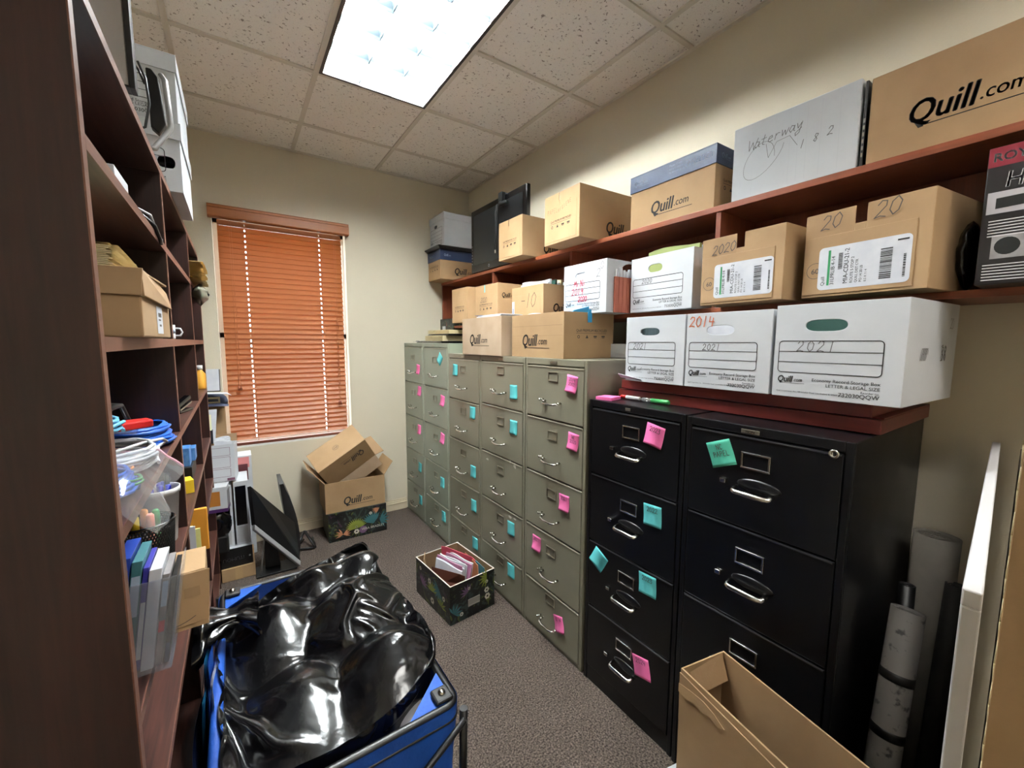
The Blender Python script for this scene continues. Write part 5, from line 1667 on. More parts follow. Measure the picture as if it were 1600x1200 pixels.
MB().tube([(.02, .008, .034), (.034, .012, .033), (.038, .013, .022), (.033, .012, .011), (.02, .008, .01)], .003, 8).build('handle', FOAM, mg)
MB().lathe([(.0226, .018), (.0227, .027), (.0226, .03)], 24).build('blue_band', LBLUE, mg)

# --- cable shelf
ZC = 1.2542
c1_ = thing('cable_coil', 'coil of bright blue network cable on the cable shelf, beside the zip bag', 'cable', (-.045, -.46, ZC))
m = MB()
for k in range(8):
    coil(m, (0, 0, .006 + .0058 * k), .098 - .004 * (k % 3) - .002 * k, 3, .0034, .75, .004, k * .7, seed=k * 3, jit=.016)
m.build('cable', LCABLE, c1_)
m = MB().obox((-.01, -.09, .062), (.045, .06, .022), (0, .25, .4)); m.build('wrap_label', FILM, c1_, bevel=.003)
c2_ = thing('cable_coil', 'loosely coiled white cable on the cable shelf, behind the zip bag', 'cable', (-.06, -.72, ZC))
m = MB()
for k in range(6): coil(m, (0, 0, .007 + .007 * k), .11 - .005 * (k % 3), 2, .0036, .8, .006, k, seed=20 + k, jit=.02)
m.tube([(.03, -.05, .05), (.06, .03, .048), (.082, .13, .035), (.085, .17, .02), (.07, .16, .012), (.06, .05, .014), (.045, -.08, .02)], .0034, 6)
m.build('cable', WCABLE, c2_)
c3_ = thing('cable_coil', 'second heap of blue network cable on the cable shelf, below the white cable', 'cable', (-.04, -.90, ZC))
m = MB()
for k in range(5): coil(m, (0, 0, .006 + .006 * k), .085 - .004 * k, 2, .0036, .7, .005, k, seed=40 + k, jit=.02)
m.build('cable', LCABLE, c3_)
c4_ = thing('cable_coil', 'light blue patch cable heaped on top of the white cable', 'cable', (-.07, -.70, ZC + .075))
m = MB()
for k in range(3): coil(m, (0, 0, .006 + .007 * k), .045 - .004 * k, 2, .0036, .9, .01, k, seed=60 + k, jit=.02)
m.tube([(-.03, -.04, .02), (.0, 0, .05), (.03, .03, .03), (.01, .05, .01)], .0036, 6)
m.build('cable', SKYC, c4_)
c5_ = thing('power_cord', 'thick black power cord looped upright at the back of the cable shelf', 'cable', (-.1, -.62, ZC))
m = MB()
for k in range(2): m.tube([(.02 * k - .02, -.14, .03), (.02 * k, -.11, .10), (.03 * k + .02, -.03, .135 - .01 * k), (.05, .05, .12), (.06, .085, .06), (.055, .09, .008)], .0055, 8)
m.build('cord', BLACKP, c5_)
rt = thing('hand_tool', 'red plastic crimping tool lying among the cables on the cable shelf', 'tool', (-.03, -.60, ZC + .068), R(30))
m = MB().slab([(-.035, -.03, .0), (.035, -.02, 0), (.04, .02, 0), (-.03, .03, 0)], -.018)
m.build('red_grip', REDP, rt, bevel=.004)
m = MB().box(-.065, -.032, -.006, .006, .006, .012); m.build('steel_jaw', CHROME, rt, bevel=.001)
zb2 = thing('zip_bag', 'clear zip bag of coloured rubber bands hanging over the cable shelf edge', 'bag', (-.02, -.90, ZC + .004))
def zip_s(u, v):
    x = -.12 + .205 * u; y = -.165 + .34 * v
    pf = math.sin(math.pi * u) ** .6 * math.sin(math.pi * v) ** .6
    z = .012 + .062 * pf * (1 - .65 * v) + .02 * noise.noise((u * 5, v * 6, 8.8)) * pf + .006 * noise.noise((u * 15, v * 13, 3))
    if x > .05: z -= (x - .05) * .9 + .01
    z += .02 * v
    return (x + .01 * math.sin(v * 9), y, z)
MB().grid(zip_s, 26, 30).build('film', FILM, zb2)
m = MB()
m.tube([zip_s(k / 16, .985) for k in range(17)], .0026, 6)
m.build('zip_strip', mat('pink_zip', srgb(226, 160, 176), .4), zb2)
for cl, nm, k0 in ((LCABLE, 'blue', 0), (YELL, 'yellow', 1), (GREENP, 'green', 2), (REDP, 'red', 3), (ORANGE, 'orange', 4)):
    rbn = thing('rubber_bands', '%s rubber bands inside the clear zip bag' % nm, 'rubber bands', (-.06 + .028 * (k0 % 3), -.99 + .05 * k0 * .8, ZC + .003))
    m = MB()
    for k in range(3): coil(m, (.006 * k, .008 * k, .006 + .006 * k), .026 - .003 * k, 1, .0022, 1, .004, k, seed=80 + k + k0 * 5, jit=.01)
    m.build('bands', cl, rbn)
sp_ = thing('stapler', 'black and silver desk stapler on the cable shelf in the middle bay', 'stapler', (.0, .12, ZC), R(75))
m = MB().box(-.06, .06, -.015, .015, 0, .01); m.slab([(-.06, -.012, .02), (.055, -.012, .045), (.06, .012, .045), (-.06, .012, .02)], -.014)
m.box(-.06, -.045, -.012, .012, .01, .03)
m.build('body', BLACKG, sp_, bevel=.003)
MB().slab([(-.05, -.0125, .016), (.058, -.0125, .036), (.058, .0125, .036), (-.05, .0125, .016)], .006).build('magazine', CHROME, sp_)

# --- pen shelf
ZP = .956
fcu = thing('foam_cup', 'tall white foam cup of blue pens on the pen shelf of the near bay', 'cup', (-.022, -.395, ZP))
m = MB().lathe([(.0, .004), (.034, .0), (.036, .004), (.047, .142), (.05, .143), (.051, .158), (.0475, .159), (.045, .14), (.034, .01), (.0, .008)], 32)
m.build('cup', FOAM, fcu)
rnd = random.Random(3)
for k in range(8):
    an = rnd.uniform(0, 6.28); q = rnd.uniform(.005, .024)
    p0 = (-.022 + q * .6 * math.cos(an), -.395 + q * .6 * math.sin(an), ZP + .0105)
    t = thing('pen', 'blue capped ballpoint pen in the white foam cup' if k < 7 else 'black pen standing tallest in the white foam cup', 'pen', p0, group='pens in the foam cup' if k < 7 else None)
    lean_ = (math.cos(an) * q * 3.2, math.sin(an) * q * 3.2, 1)
    t.rotation_euler = Vector((0, 0, 1)).rotation_difference(Vector(lean_)).to_euler()
    L_ = .15 + .012 * rnd.random() if k < 7 else .185
    MB().tube([(0, 0, 0), (0, 0, L_ * .8)], .004, 8).build('barrel', mat('clear_grey', srgb(120, 130, 160), .3) if k < 7 else BLACKP, t)
    m = MB().tube([(0, 0, L_ * .75), (0, 0, L_)], .0055, 8).box(.0055, .0075, -.002, .002, L_ * .76, L_ * .98)
    m.build('cap', mat('pen_blue', srgb(34, 56, 190), .3) if k < 7 else BLACKP, t)
mc_ = thing('pen_holder', 'round black wire-mesh pen holder with highlighters, in front of the white foam cup', 'pen holder', (-.028, -.575, ZP))
m = MB()
r_ = .058
hh_ = .128
for k in range(56):
    a = 2 * math.pi * k / 56
    for s_ in (1, -1):
        pts = [(r_ * (.86 + .14 * j / 6) * math.cos(a + s_ * j * .16), r_ * (.86 + .14 * j / 6) * math.sin(a + s_ * j * .16), .003 + (hh_ - .006) * j / 6) for j in range(7)]
        m.tube(pts, .0019, 4)
m.build('wire_mesh', BLACKP, mc_)
m = MB()
m.tube([(r_ * math.cos(2 * math.pi * k / 36), r_ * math.sin(2 * math.pi * k / 36), hh_) for k in range(36)], .0036, 8, closed=True)
m.build('rim', BLACKG, mc_)
m = MB().lathe([(0, 0), (r_ * .87, 0), (r_ * .88, .006), (0, .006)], 32); m.build('base', BLACKP, mc_)
for k, (cl, nm) in enumerate(((GREENP, 'green'), (ORANGE, 'orange'), (mat('coral', srgb(232, 120, 110), .4), 'coral'), (YELL, 'yellow'), (mat('salmon', srgb(236, 150, 130), .4), 'salmon'))):
    a = k * 1.25 + .4
    t = thing('highlighter', '%s capped highlighter standing in the black mesh pen holder' % nm, 'highlighter', (-.028 + .024 * math.cos(a), -.575 + .024 * math.sin(a), ZP + .0068))
    MB().tube([(0, 0, 0), (0, 0, .1)], .0075, 10).build('barrel', FOAM if k % 2 else cl, t)
    MB().tube([(0, 0, .1), (0, 0, .142), (0, 0, .146)], [.0085, .008, .005], 10).build('cap', cl, t)
for k, (y_, h_) in enumerate(((.22, .075), (.31, .055))):
    t = wbx('ink_box', ('taller' if k == 0 else 'shorter') + ' blue printer-ink box in the middle bay of the pen shelf', 'box', -.10 + .02 * k, .002 + .012 * k, y_, y_ + .075, ZP + .058 + .0006, ZP + .058 + h_, BLUEI, 'carton', .001)
    MB().rect(0, 0, .001, .001).build('seam', NAVY, t)
t = wbx('cartridge_box', 'black printed cartridge box below the blue ink boxes', 'box', -.11, .008, .20, .40, ZP + .0005, ZP + .058, BLACKP, 'carton', .001)
m = MB(); m.M = frame((-.04, -.1006, .0), (1, 0, 0), (0, 0, 1)); m.text('PP', .02, .018, .036, .02); m.build('lettering', FOAM, t)
t = wbx('yellow_box', 'small yellow box at the front of the middle bay on the pen shelf', 'box', -.03, .018, .03, .09, ZP + .0005, ZP + .05, YELL, 'carton', .001, rz=R(14))
MB().rect(-.02, -.02, .02, .0).build('white_panel', PAPER, t)

# --- bottom visible shelf
ZBK = .7085
bb = thing('mailing_carton', 'brown mailing carton jutting over the pen shelf edge behind the clear file holder', 'box', (-.030, -.838, ZP + .0005), R(2))
m = MB().box(-.14, .135, -.055, .055, 0, .118)
m.slab([(-.14, -.059, .0), (.136, -.059, .012), (.142, -.057, .116), (-.14, -.057, .12)], .003)
m.slab([(-.1, .02, .118), (.07, .02, .118), (.06, .02, .15), (-.1, .02, .16)], .004)
m.build('carton', CARD, bb, bevel=.002)
m = MB(); m.M = frame((0, -.0615, 0), (1, 0, 0), (0, 0, 1)); m.rect(.10, .068, .125, .088); m.build('tape_piece', CARD_D, bb)
m = MB(); m.M = frame((0, -.0618, 0), (1, 0, 0), (0, 0, 1)); m.ribbon([(.075 + .008 * k, .016 + .0005 * k * k) for k in range(6)], .0013); m.build('printed_curve', INKG, bb)
ah = thing('file_holder', 'clear acrylic file holder jutting over the pen shelf edge, packed with magazines', 'file holder', (-.038, -.935, ZP + .001))
# local frame: magazines stand side by side across the shelf, all leaning towards the room
LEAN = .022 / .165
def lean(pts): return [(x + LEAN * z, y, z) for x, y, z in pts]
m = MB()
m.slab(lean([(-.115, -.055, 0), (.096, -.055, 0), (.096, -.055, .162), (-.115, -.055, .162)]), .0025)
m.slab(lean([(.096, -.055, 0), (.096, .055, 0), (.096, .055, .165), (.096, -.055, .162)]), .0025)
m.slab([(-.115, -.0545, .0), (-.115, .055, 0), (.0955, .055, 0), (.0955, -.0545, 0)], -.0025)
m.build('holder', ACRYL, ah)
for k, (mt, lb, hgt, x_, th) in enumerate(((mat('software_box', srgb(36, 66, 156), .4), 'blue and red software box at the back of the clear file holder', .205, .018, .020), (TEALP, 'teal blue binder in the clear file holder', .195, .0365, .014), (mat('violet_cover', srgb(56, 54, 150), .4), 'violet and white magazine in the clear file holder', .18, .0485, .008), (PAPER, 'thick white booklet in the clear file holder', .176, .062, .017), (PHOTO, 'grey printed magazine with a red mark in the clear file holder', .162, .0765, .010), (BLACKP, 'black report next to the clear front of the file holder', .155, .0875, .0075))):
    t = thing('magazine' if k else 'software_box', lb, 'magazine' if k else 'box', (-.038 + x_, -.935, ZP + .0048))
    m = MB()
    y0_ = -.049 + .003 * (k % 3)
    P_0 = lean([(-th / 2, y0_, 0), (th / 2, y0_, 0), (th / 2, y0_, hgt), (-th / 2, y0_, hgt)])
    m.slab(P_0, -.0)  if False else None
    bq = lean([(-th / 2, y0_, 0), (th / 2, y0_, 0), (th / 2, .05, 0), (-th / 2, .05, 0), (-th / 2, y0_, hgt), (th / 2, y0_, hgt), (th / 2, .05, hgt * .98), (-th / 2, .05, hgt * .98)])
    m.add(bq, [(0, 3, 2, 1), (4, 5, 6, 7), (0, 1, 5, 4), (1, 2, 6, 5), (2, 3, 7, 6), (3, 0, 4, 7)])
    m.build('pages', mt, t, bevel=.001)
    e_y = y0_ - .0006
    def band(z0_, z1_, nm_, mt_, a_=.1, b_=.9):
        q = MB(); q.add(lean([(-th / 2 + th * a_, e_y, z0_), (-th / 2 + th * b_, e_y, z0_), (-th / 2 + th * b_, e_y, z1_), (-th / 2 + th * a_, e_y, z1_)]), [(0, 1, 2, 3)]); q.build(nm_, mt_, t)
    if k == 0: band(.15, .185, 'red_panel', DKRED); band(.04, .14, 'white_panel', PAPER)
    if k == 1: band(.10, .17, 'spine_label', LBLUE)
    if k == 2: band(.02, .12, 'white_panel', PAPER)
    if k == 4: band(.06, .08, 'red_mark', REDPEN); band(.105, .15, 'photo_strip', LBLUE)
    if k == 5: band(.0, .035, 'dark_label', NAVY)
for k in range(7):
    t = wbx('magazine', 'loose white magazines standing in the middle bay of the low shelf' , 'magazine', -.17, .005 + .012 * (k % 3) + .003 * k, -.21 + .018 * k, -.204 + .018 * k, ZBK, ZBK + .18 + .012 * (k % 4) - .006 * k, PAPER if k < 5 else mat('pale_yellow', srgb(236, 232, 150), .6), 'pages', 0, 'loose magazines in the middle bay of the low shelf')
    m = MB().box(.09, .0925, -.0035, .0035, .0, .15); m.build('bound_edge', PAPER, t)
yb = thing('padded_envelope', 'orange-yellow padded envelope low in the bookcase beside the wagon', 'envelope', (-.03, .05, ZBK), R(0))
m = MB().box(-.12, .085, .02, .034, 0, .17); m.build('envelope', mat('orange_manila', srgb(236, 160, 50), .6), yb, bevel=.004)

# ================================================================== heap at the far end of the bookcase
ga = [('brown_carton', 'plain brown carton at the bottom of the heap beside the far end of the bookcase', .034, .215, 1.17, 1.47, 0, .082, CARD, ),
      ('black_carton', 'black printed carton with upside-down lettering, under the tall white boxes', .032, .205, 1.185, 1.49, .0825, .205, BLACKP)]
t = wbx('cardboard_carton', ga[0][1], 'box', *ga[0][2:8], CARD)
MB().box(-.02, .02, -.1503, -.1499, .0, .082).build('packing_tape', mat('tape', srgb(190, 156, 110), .3), t)
t = wbx('printed_carton', ga[1][1], 'box', *ga[1][2:8], BLACKP, 'carton')
m = MB(); m.M = frame((.07, -.1531, .085), (-1, 0, 0), (0, 0, -1)); m.text('iTUMOU', .03, .022, .03, .008, .0); m.disc((.0, .03), .006, 12); m.build('lettering', FOAM, t)
lab(MB().box(-.0865, .0865, -.1525, .1525, .1228, .1245).build('white_top', PAPER, t), 'white top')
zw = .207
for k, (x0, x1, hh, lb) in enumerate(((.036, .112, .40, 'white upright carton with a dark window, left of the pair in the heap'), (.122, .202, .42, 'white upright carton with a dark window, right of the pair in the heap'))):
    t = wbx('window_carton', lb, 'box', x0, x1, 1.22, 1.46, zw, zw + hh, WHITEB, 'carton')
    m = MB(); m.M = frame((-(x1 - x0) / 2, -.1206, 0), (1, 0, 0), (0, 0, 1)); m.rect(.008, .14 if k == 0 else .13, x1 - x0 - .014, hh - .03); m.build('dark_window', BLACKG, t)
    m = MB(); m.M = frame((-(x1 - x0) / 2, -.1206, 0), (1, 0, 0), (0, 0, 1)); m.rect(.008, .012, x1 - x0 - .014, .12); m.build('grey_panel', mat('light_grey_print', srgb(186, 186, 188), .5), t)
t = wbx('pink_carton', 'white carton with a pink and maroon panel behind the upright window cartons', 'box', .12, .235, 1.50, 1.655, 0.0005, .725, WHITEB, 'carton')
m = MB(); m.M = frame((-.0575, -.0781, 0), (1, 0, 0), (0, 0, 1)); m.rect(.004, .64, .1, .715); m.build('pink_panel', mat('salmon_print', srgb(226, 140, 140), .5), t)
m = MB(); m.M = frame((-.0575, -.0784, 0), (1, 0, 0), (0, 0, 1)); m.rect(.006, .55, .09, .665); m.build('maroon_panel', mat('maroon_print', srgb(96, 44, 50), .5), t)
# tilted record box with papers
rbx = thing('record_box', 'white record box with purple lines, tipped on its end with papers in its mouth', 'box', (.065, 1.33, .628), 0, rot=(R(-6), R(0), R(-4)))
m = MB(); m.M = Matrix.Translation((0, 0, .0)); walls(m, .165, .20, .235, .004)
m.build('body', WHITEB, rbx, bevel=.001)
m = MB(); m.M = face_m('front', .165, .2, .235)
PV = mat('plum_print', srgb(120, 74, 96), .5)
for u0, v0, u1, v1 in ((.02, .165, .14, .215), (.02, .09, .14, .155), (.02, .03, .14, .08)):
    m.ribbon([(u0, v0), (u1, v0), (u1, v1), (u0, v1), (u0, v0)], .002)
m.rect(.12, .004, .16, .02)
m.build('printing', PV, rbx)
lab(MB().slab([(-.08, .1, .235), (.084, .1, .235), (.084, .112, .285), (-.08, .112, .285)], .004).build('brown_flap', CARD_IN, rbx), 'brown inner flap')
folders('white papers fanned in the mouth of the tipped record box', 'paper_bundle', 'papers', (.07, 1.33, .66), R(10), .12, .1, .235, [PAPER], 5, .03, .05)
# small printer carton in front
pc = thing('printer_carton', 'white and purple carton with an orange picture, balanced in front of the record box', 'box', (.028, 1.16, .49), R(-6))
m = MB().box(-.065, .07, -.06, .045, 0.02, .155)
m.build('carton', WHITEB, pc, bevel=.0015)
lab(MB().box(-.066, .071, -.061, .046, .0, .0195).build('purple_band', PURPLE, pc), 'purple band')
m = MB(); m.M = frame((-.065, -.0607, 0), (1, 0, 0), (0, 0, 1)); m.rect(.025, .04, .1, .13); m.build('orange_picture', mat('amber_print', srgb(186, 120, 48), .5), pc)
m = MB(); m.M = frame((.0708, -.06, 0), (0, 1, 0), (0, 0, 1)); m.rect(.002, .022, .1, .13); m.build('grey_side_print', PHOTO, pc)
bs = thing('black_bag', 'black crumpled bag stuffed under the white and purple carton', 'bag', (.034, 1.16, .30))
m = MB()
m.grid(lambda u, v: ((.07 + .02 * noise.noise((u * 5, v * 5, 3))) * math.sin(v * math.pi) ** .4 * math.cos(2 * math.pi * u), (.045 + .012 * noise.noise((u * 5, v * 4, 6))) * math.sin(v * math.pi) ** .4 * math.sin(2 * math.pi * u), .188 * v), 28, 16)
m.build('film', BAG, bs)
MB().box(-.05, .05, -.03, .03, -.09, .02).build('carrier', BLACKP, bs, bevel=.01)
# tall brown carton and things against the wall
tb = wbx('cardboard_carton', 'tall narrow brown carton standing between the bookcase end and the window', 'box', -.06, .10, 1.50, 1.66, .7265, 1.10, CARD_D)
tb.location.z = .7265
MB().box(-.08, .08, -.0803, -.0799, .1, .105).build('crease', INKG, tb)
wbx('cardboard_carton', 'brown carton underneath the tall narrow carton at the bookcase end', 'box', -.08, .115, 1.50, 1.66, .0005, .726, CARD_D)
bn = thing('document_tray', 'black document tray with papers at the far end of the bookcase', 'tray', (-.015, 1.37, .88))
m = MB(); walls(m, .10, .18, .085, .004); m.box(-.05, .05, -.0925, -.0905, .035, .04)
m.build('tray', mat('charcoal_plastic', srgb(34, 38, 46), .45), bn, bevel=.001)
MB().box(-.045, .052, -.08, .08, -.245, -.001).build('plinth_carton', CARD_D, bn)
t = leaf_sheet('white paper with a yellow sticker leaning in the black document tray', 'paper_sheet', [(-.05, 1.31, .89), (.045, 1.31, .89), (.062, 1.34, 1.09), (-.05, 1.34, 1.09)], PAPER, .003, 'paper')
m = MB(); m.M = frame((.02, .0115, .09), (1, 0, 0), (0, .148, .989)); m.rect(.01, -.03, .06, .08, 0); m.build('yellow_sticker', mat('pale_yellow_sticker', srgb(236, 236, 190), .6), t)
hat = thing('cap', 'dark blue cap with a tan front panel, resting on the tall narrow carton', 'cap', (.035, 1.52, 1.1008))
m = MB().lathe([(.085, 0), (.087, .02), (.078, .05), (.05, .075), (.0, .082)], 28)
m.build('crown', mat('navy_cloth', srgb(44, 52, 74), .8), hat)
m = MB().grid(lambda u, v: (-.09 + .18 * u, -.075 - .075 * v * math.sin(math.pi * (.1 + .8 * u)), .006 - .012 * v + .01 * math.sin(math.pi * u)), 12, 6)
m.build('brim', mat('navy_brim', srgb(50, 56, 80), .8), hat)
m = MB(); m.M = Matrix.Translation((0, -.086, .018)) @ Matrix.Rotation(R(12), 4, 'X'); m.box(-.055, .045, -.004, .002, 0, .042); pn_ = m.build('front_panel', mat('tan_patch', srgb(126, 112, 80), .8), hat, bevel=.002)
m = MB(); m.M = Matrix.Translation((0, -.0885, .018)) @ Matrix.Rotation(R(12), 4, 'X'); m.box(-.045, .035, -.0035, -.002, .012, .03); m.build('patch_stripe', BLACKP, pn_)
t = thing('clipboard', 'black clipboard holding white paper, leaning at the bookcase end above the cap', 'clipboard', (.03, 1.485, 1.19), 0, rot=(R(-12), 0, R(-3)))
MB().box(-.05, .055, -.003, .003, 0, .15).build('board', BLACKP, t, bevel=.001)
MB().box(-.05, .05, -.0045, -.0033, .006, .152).build('paper', PAPER, t)
t = leaf_sheet('white paper strip lying across the top of the cap', 'paper_strip', [(-.02, 1.42, 1.186), (.12, 1.40, 1.182), (.145, 1.41, 1.168), (.12, 1.44, 1.186), (-.02, 1.46, 1.192)], PAPER, .003, 'paper')
oj = thing('orange_bottle', 'amber yellow bottle on the cable shelf, far bay', 'bottle', (.008, 1.03, ZC))
m = MB().lathe([(.0, 0), (.024, 0), (.026, .01), (.026, .085), (.012, .105), (.012, .12), (.0, .12)], 20); m.build('bottle_body', mat('amber', srgb(220, 160, 60), .35), oj)
MB().lathe([(.0135, .11), (.0135, .135), (0, .136)], 16).build('cap', FOAM, oj)

# --- computer screens on the floor
m1_ = thing('computer_monitor', 'black screen with a silver lower bezel, standing on the carpet by the heap', 'monitor', (.30, 1.16, 0))
A, B, Cc, D = Vector((.215, 1.11, .62)), Vector((.225, 1.10, .37)), Vector((.47, 1.08, .06)), Vector((.46, 1.24, .27))
m = MB(); o = Vector(m1_.location)
m.slab([A - o, B - o, Cc - o, D - o], .035)
m.build('casing', BLACKP, m1_, bevel=.004)
nrm = (B - A).cross(Cc - A).normalized()
m = MB()
e_ = lambda p, q, t: p.lerp(q, t) - o
m.slab([x + nrm * .0015 for x in (e_(A, Cc, .04), e_(B, A, .1) + (D - A) * .03, e_(Cc, D, .12) + (A - D) * .04, e_(D, B, .05))], .001)
m.build('screen', SCREEN, m1_)
m = MB(); dn = Vector((-.004, -.014, -.03))
m.slab([B - o + nrm * .004, B - o + dn + nrm * .004, Cc - o + dn + nrm * .004, Cc - o + nrm * .004], .034)
m.build('silver_bezel', SILVER, m1_, bevel=.004)
m = MB(); m.tube([(-.02, -.02, .30), (-.045, -.03, .12), (-.06, -.035, .006)], .005, 8)
m.build('stand_strut', SILVER, m1_)
m = MB(); m.box(-.085, .15, -.06, .09, 0, .012); m.slab([(-.03, .03, .012), (.06, .03, .012), (.03, .02, .30), (-.03, .01, .33)], .02)
m.build('foot', BLACKP, m1_, bevel=.003)
m2_ = thing('computer_monitor', 'black screen seen edge-on, leaning behind the all-in-one screen near the window wall', 'monitor', (.45, 1.37, 0))
m = MB()
n_ = 12
def bulge(s, v):
    z = .012 + .545 * v
    x = -.075 * v + .018 + s * (.012 + .035 * math.sin(math.pi * min(1, v * 1.05)) ** .8 * (1 if s > 0 else .25))
    return x, z
for k in range(n_):
    for s in (1, -1):
        (xa, za), (xb_, zb_) = bulge(s, k / n_), bulge(s, (k + 1) / n_)
        q = [(xa, -.13, za), (xa, .13, za), (xb_, .13, zb_), (xb_, -.13, zb_)]
        m.add(q, [(0, 1, 2, 3) if s > 0 else (3, 2, 1, 0)], 0, True)
for sy in (-.13, .13):
    pr_ = [bulge(1, k / n_) for k in range(n_ + 1)] + [bulge(-1, k / n_) for k in reversed(range(n_ + 1))]
    f = tuple(range(len(pr_)))
    m.add([(x, sy, z) for x, z in pr_], [f if sy > 0 else f[::-1]])
(xa, za), (xb_, zb_) = bulge(1, 1), bulge(-1, 1)
m.add([(xa, -.13, za), (xa, .13, za), (xb_, .13, zb_), (xb_, -.13, zb_)], [(0, 1, 2, 3)])
m.build('casing', mat('dark_shell', srgb(30, 29, 29), .35), m2_)
m = MB(); m.slab([(-.001, -.12, .05), (-.062, -.12, .53), (-.062, .12, .53), (-.001, .12, .05)], .002)
m.build('screen', SCREEN, m2_)
sd = thing('monitor_stand', 'black angular screen stand lying on the carpet beside the leaning screen', 'stand', (.56, 1.42, 0), R(-25))
m = MB()
for p0, p1 in (((-.06, -.09, .012), (.07, -.075, .012)), ((.07, -.075, .012), (.0, .09, .012)), ((-.06, -.09, .012), (-.06, .07, .012)), ((-.06, -.09, .02), (-.03, .02, .10)), ((-.03, .02, .10), (.07, -.075, .02))):
    m.tube([p0, p1], .010, 6, flat=.6)
m.build('bracket', BLACKP, sd)

# ================================================================== folding wagon with a bin bag
wg = thing('folding_wagon', 'blue canvas folding wagon with a black frame, in the aisle beside the bookcase', 'wagon', (.36, -.49, 0))
wx0, wx1, wy0, wy1, wz = .092, .625, -.955, -.03, .555
bz = .17
W_ = lambda nm, mb, mt, bv=0, par=None: mb.build(nm, mt, par or wg, bevel=bv, world=(par is None))
m = MB()
rr_ = .03
def rpath(x0, x1, y0, y1, z, r, n=5):
    pts = []
    for (cx, cy, s0) in ((x1 - r, y1 - r, 0), (x0 + r, y1 - r, 90), (x0 + r, y0 + r, 180), (x1 - r, y0 + r, 270)):
        for k in range(n + 1):
            t = R(s0 + 90 * k / n); pts.append((cx + r * math.cos(t), cy + r * math.sin(t), z))
    return pts
m.tube(rpath(wx0, wx1, wy0, wy1, wz, rr_), .011, 10, closed=True)
W_('top_rail', m, BLACKP)
# canvas body: outer skin and lining, gently sagging between the corners
def skin(off, z0, z1, inset):
    m = MB()
    P0 = rpath(wx0 - off, wx1 + off, wy0 - off, wy1 + off, z1, rr_ + off, 5)
    P1 = rpath(wx0 - off + inset, wx1 + off - inset, wy0 - off + inset, wy1 + off - inset, z0, rr_, 5)
    def dense(P):
        out = []
        for i in range(len(P)):
            a, b = Vector(P[i]), Vector(P[(i + 1) % len(P)])
            k = max(1, int((b - a).length / .05))
            for j in range(k): out.append(a.lerp(b, j / k))
        return out
    n = 200
    def samp(P, t):
        L = [0]
        for i in range(len(P)): L.append(L[-1] + (Vector(P[(i + 1) % len(P)]) - Vector(P[i])).length)
        s = t * L[-1]
        for i in range(len(P)):
            if L[i + 1] >= s: return Vector(P[i]).lerp(Vector(P[(i + 1) % len(P)]), (s - L[i]) / max(1e-9, L[i + 1] - L[i]))
        return Vector(P[0])
    nv = 8
    vs = []
    for j in range(nv + 1):
        v = j / nv
        for i in range(n):
            p = samp(P0, i / n).lerp(samp(P1, i / n), v)
            b = .008 * noise.noise((p.x * 9, p.y * 9, v * 3 + off * 50)) * math.sin(math.pi * v)
            c = Vector((p.x - .36, p.y + .49, 0)).normalized()
            vs.append(p + c * b)
    fs = [(j * n + i, j * n + (i + 1) % n, (j + 1) * n + (i + 1) % n, (j + 1) * n + i) for j in range(nv) for i in range(n)]
    m.add(vs, [f[::-1] for f in fs] if off > 0 else fs, 0, True)
    return m
W_('canvas_side', skin(.013, bz, wz + .004, .02), BLUEC)
W_('canvas_lining', skin(-.012, bz, wz + .002, .012), BLUEC2)
W_('canvas_floor', MB().box(wx0 + .005, wx1 - .005, wy0 + .005, wy1 - .005, bz - .012, bz - .002), BLUEC2)
W_('rail_sleeve', MB().tube([(wx0 - .002, wy0 + .10, wz + .002), (wx0 - .003, -.5, wz + .003), (wx0 - .002, wy1 - .13, wz + .002)], .0145, 10), BLUEC)
# dark binding along the rim and the corner gussets
m = MB()
m.tube(rpath(wx0 - .010, wx1 + .010, wy0 - .010, wy1 + .010, wz - .035, rr_ + .01), .004, 6, closed=True)
W_('binding', m, BLACKP)
for cx, cy, sx_, sy_ in ((wx1, wy1, -1, -1), (wx0, wy1, 1, -1), (wx0, wy0, 1, 1), (wx1, wy0, -1, 1)):
    L1, L2 = .13, .12
    q = [(cx + sx_ * .004, cy + sy_ * .004, wz + .008), (cx + sx_ * L1, cy + sy_ * .006, wz + .006), (cx + sx_ * .006, cy + sy_ * L2, wz + .006)]
    if sx_ * sy_ < 0: q = q[::-1]
    g = W_('corner_gusset', MB().slab(q, .004), BLUEC)
    m = MB(); m.obox((cx + sx_ * .03, cy + sy_ * .03, wz + .0155), (.05, .05, .012), (0, 0, 0))
    W_('corner_bracket', m, BLACKP, .008)
    m = MB(); m.ball((cx + sx_ * .03, cy + sy_ * .03, wz + .0225), .011, 12, (1, 1, .8))
    W_('knob', m, CHROME)
    # corner posts of the frame
    W_('corner_post', MB().tube([(cx + sx_ * -.014, cy + sy_ * -.014, wz - .012), (cx + sx_ * -.008, cy + sy_ * -.012, .14)], .011, 10), BLACKP)
for y in (wy0 - .03, wy1 + .03):
    m = MB()
    m.tube([(wx0 + .02, y, .15), (wx1 + .01, y, wz - .03)], .0085, 8); m.tube([(wx1 - .02, y + .008, .15), (wx0 - .01, y + .008, wz - .03)], .0085, 8)
    W_('cross_brace', m, BLACKP)
for x in (wx0 - .028, wx1 + .028):
    m = MB()
    m.tube([(x, wy0 + .03, .15), (x, (wy0 + wy1) / 2, wz - .07), (x, wy1 - .03, .15)], .0085, 8)
    W_('cross_brace', m, BLACKP)
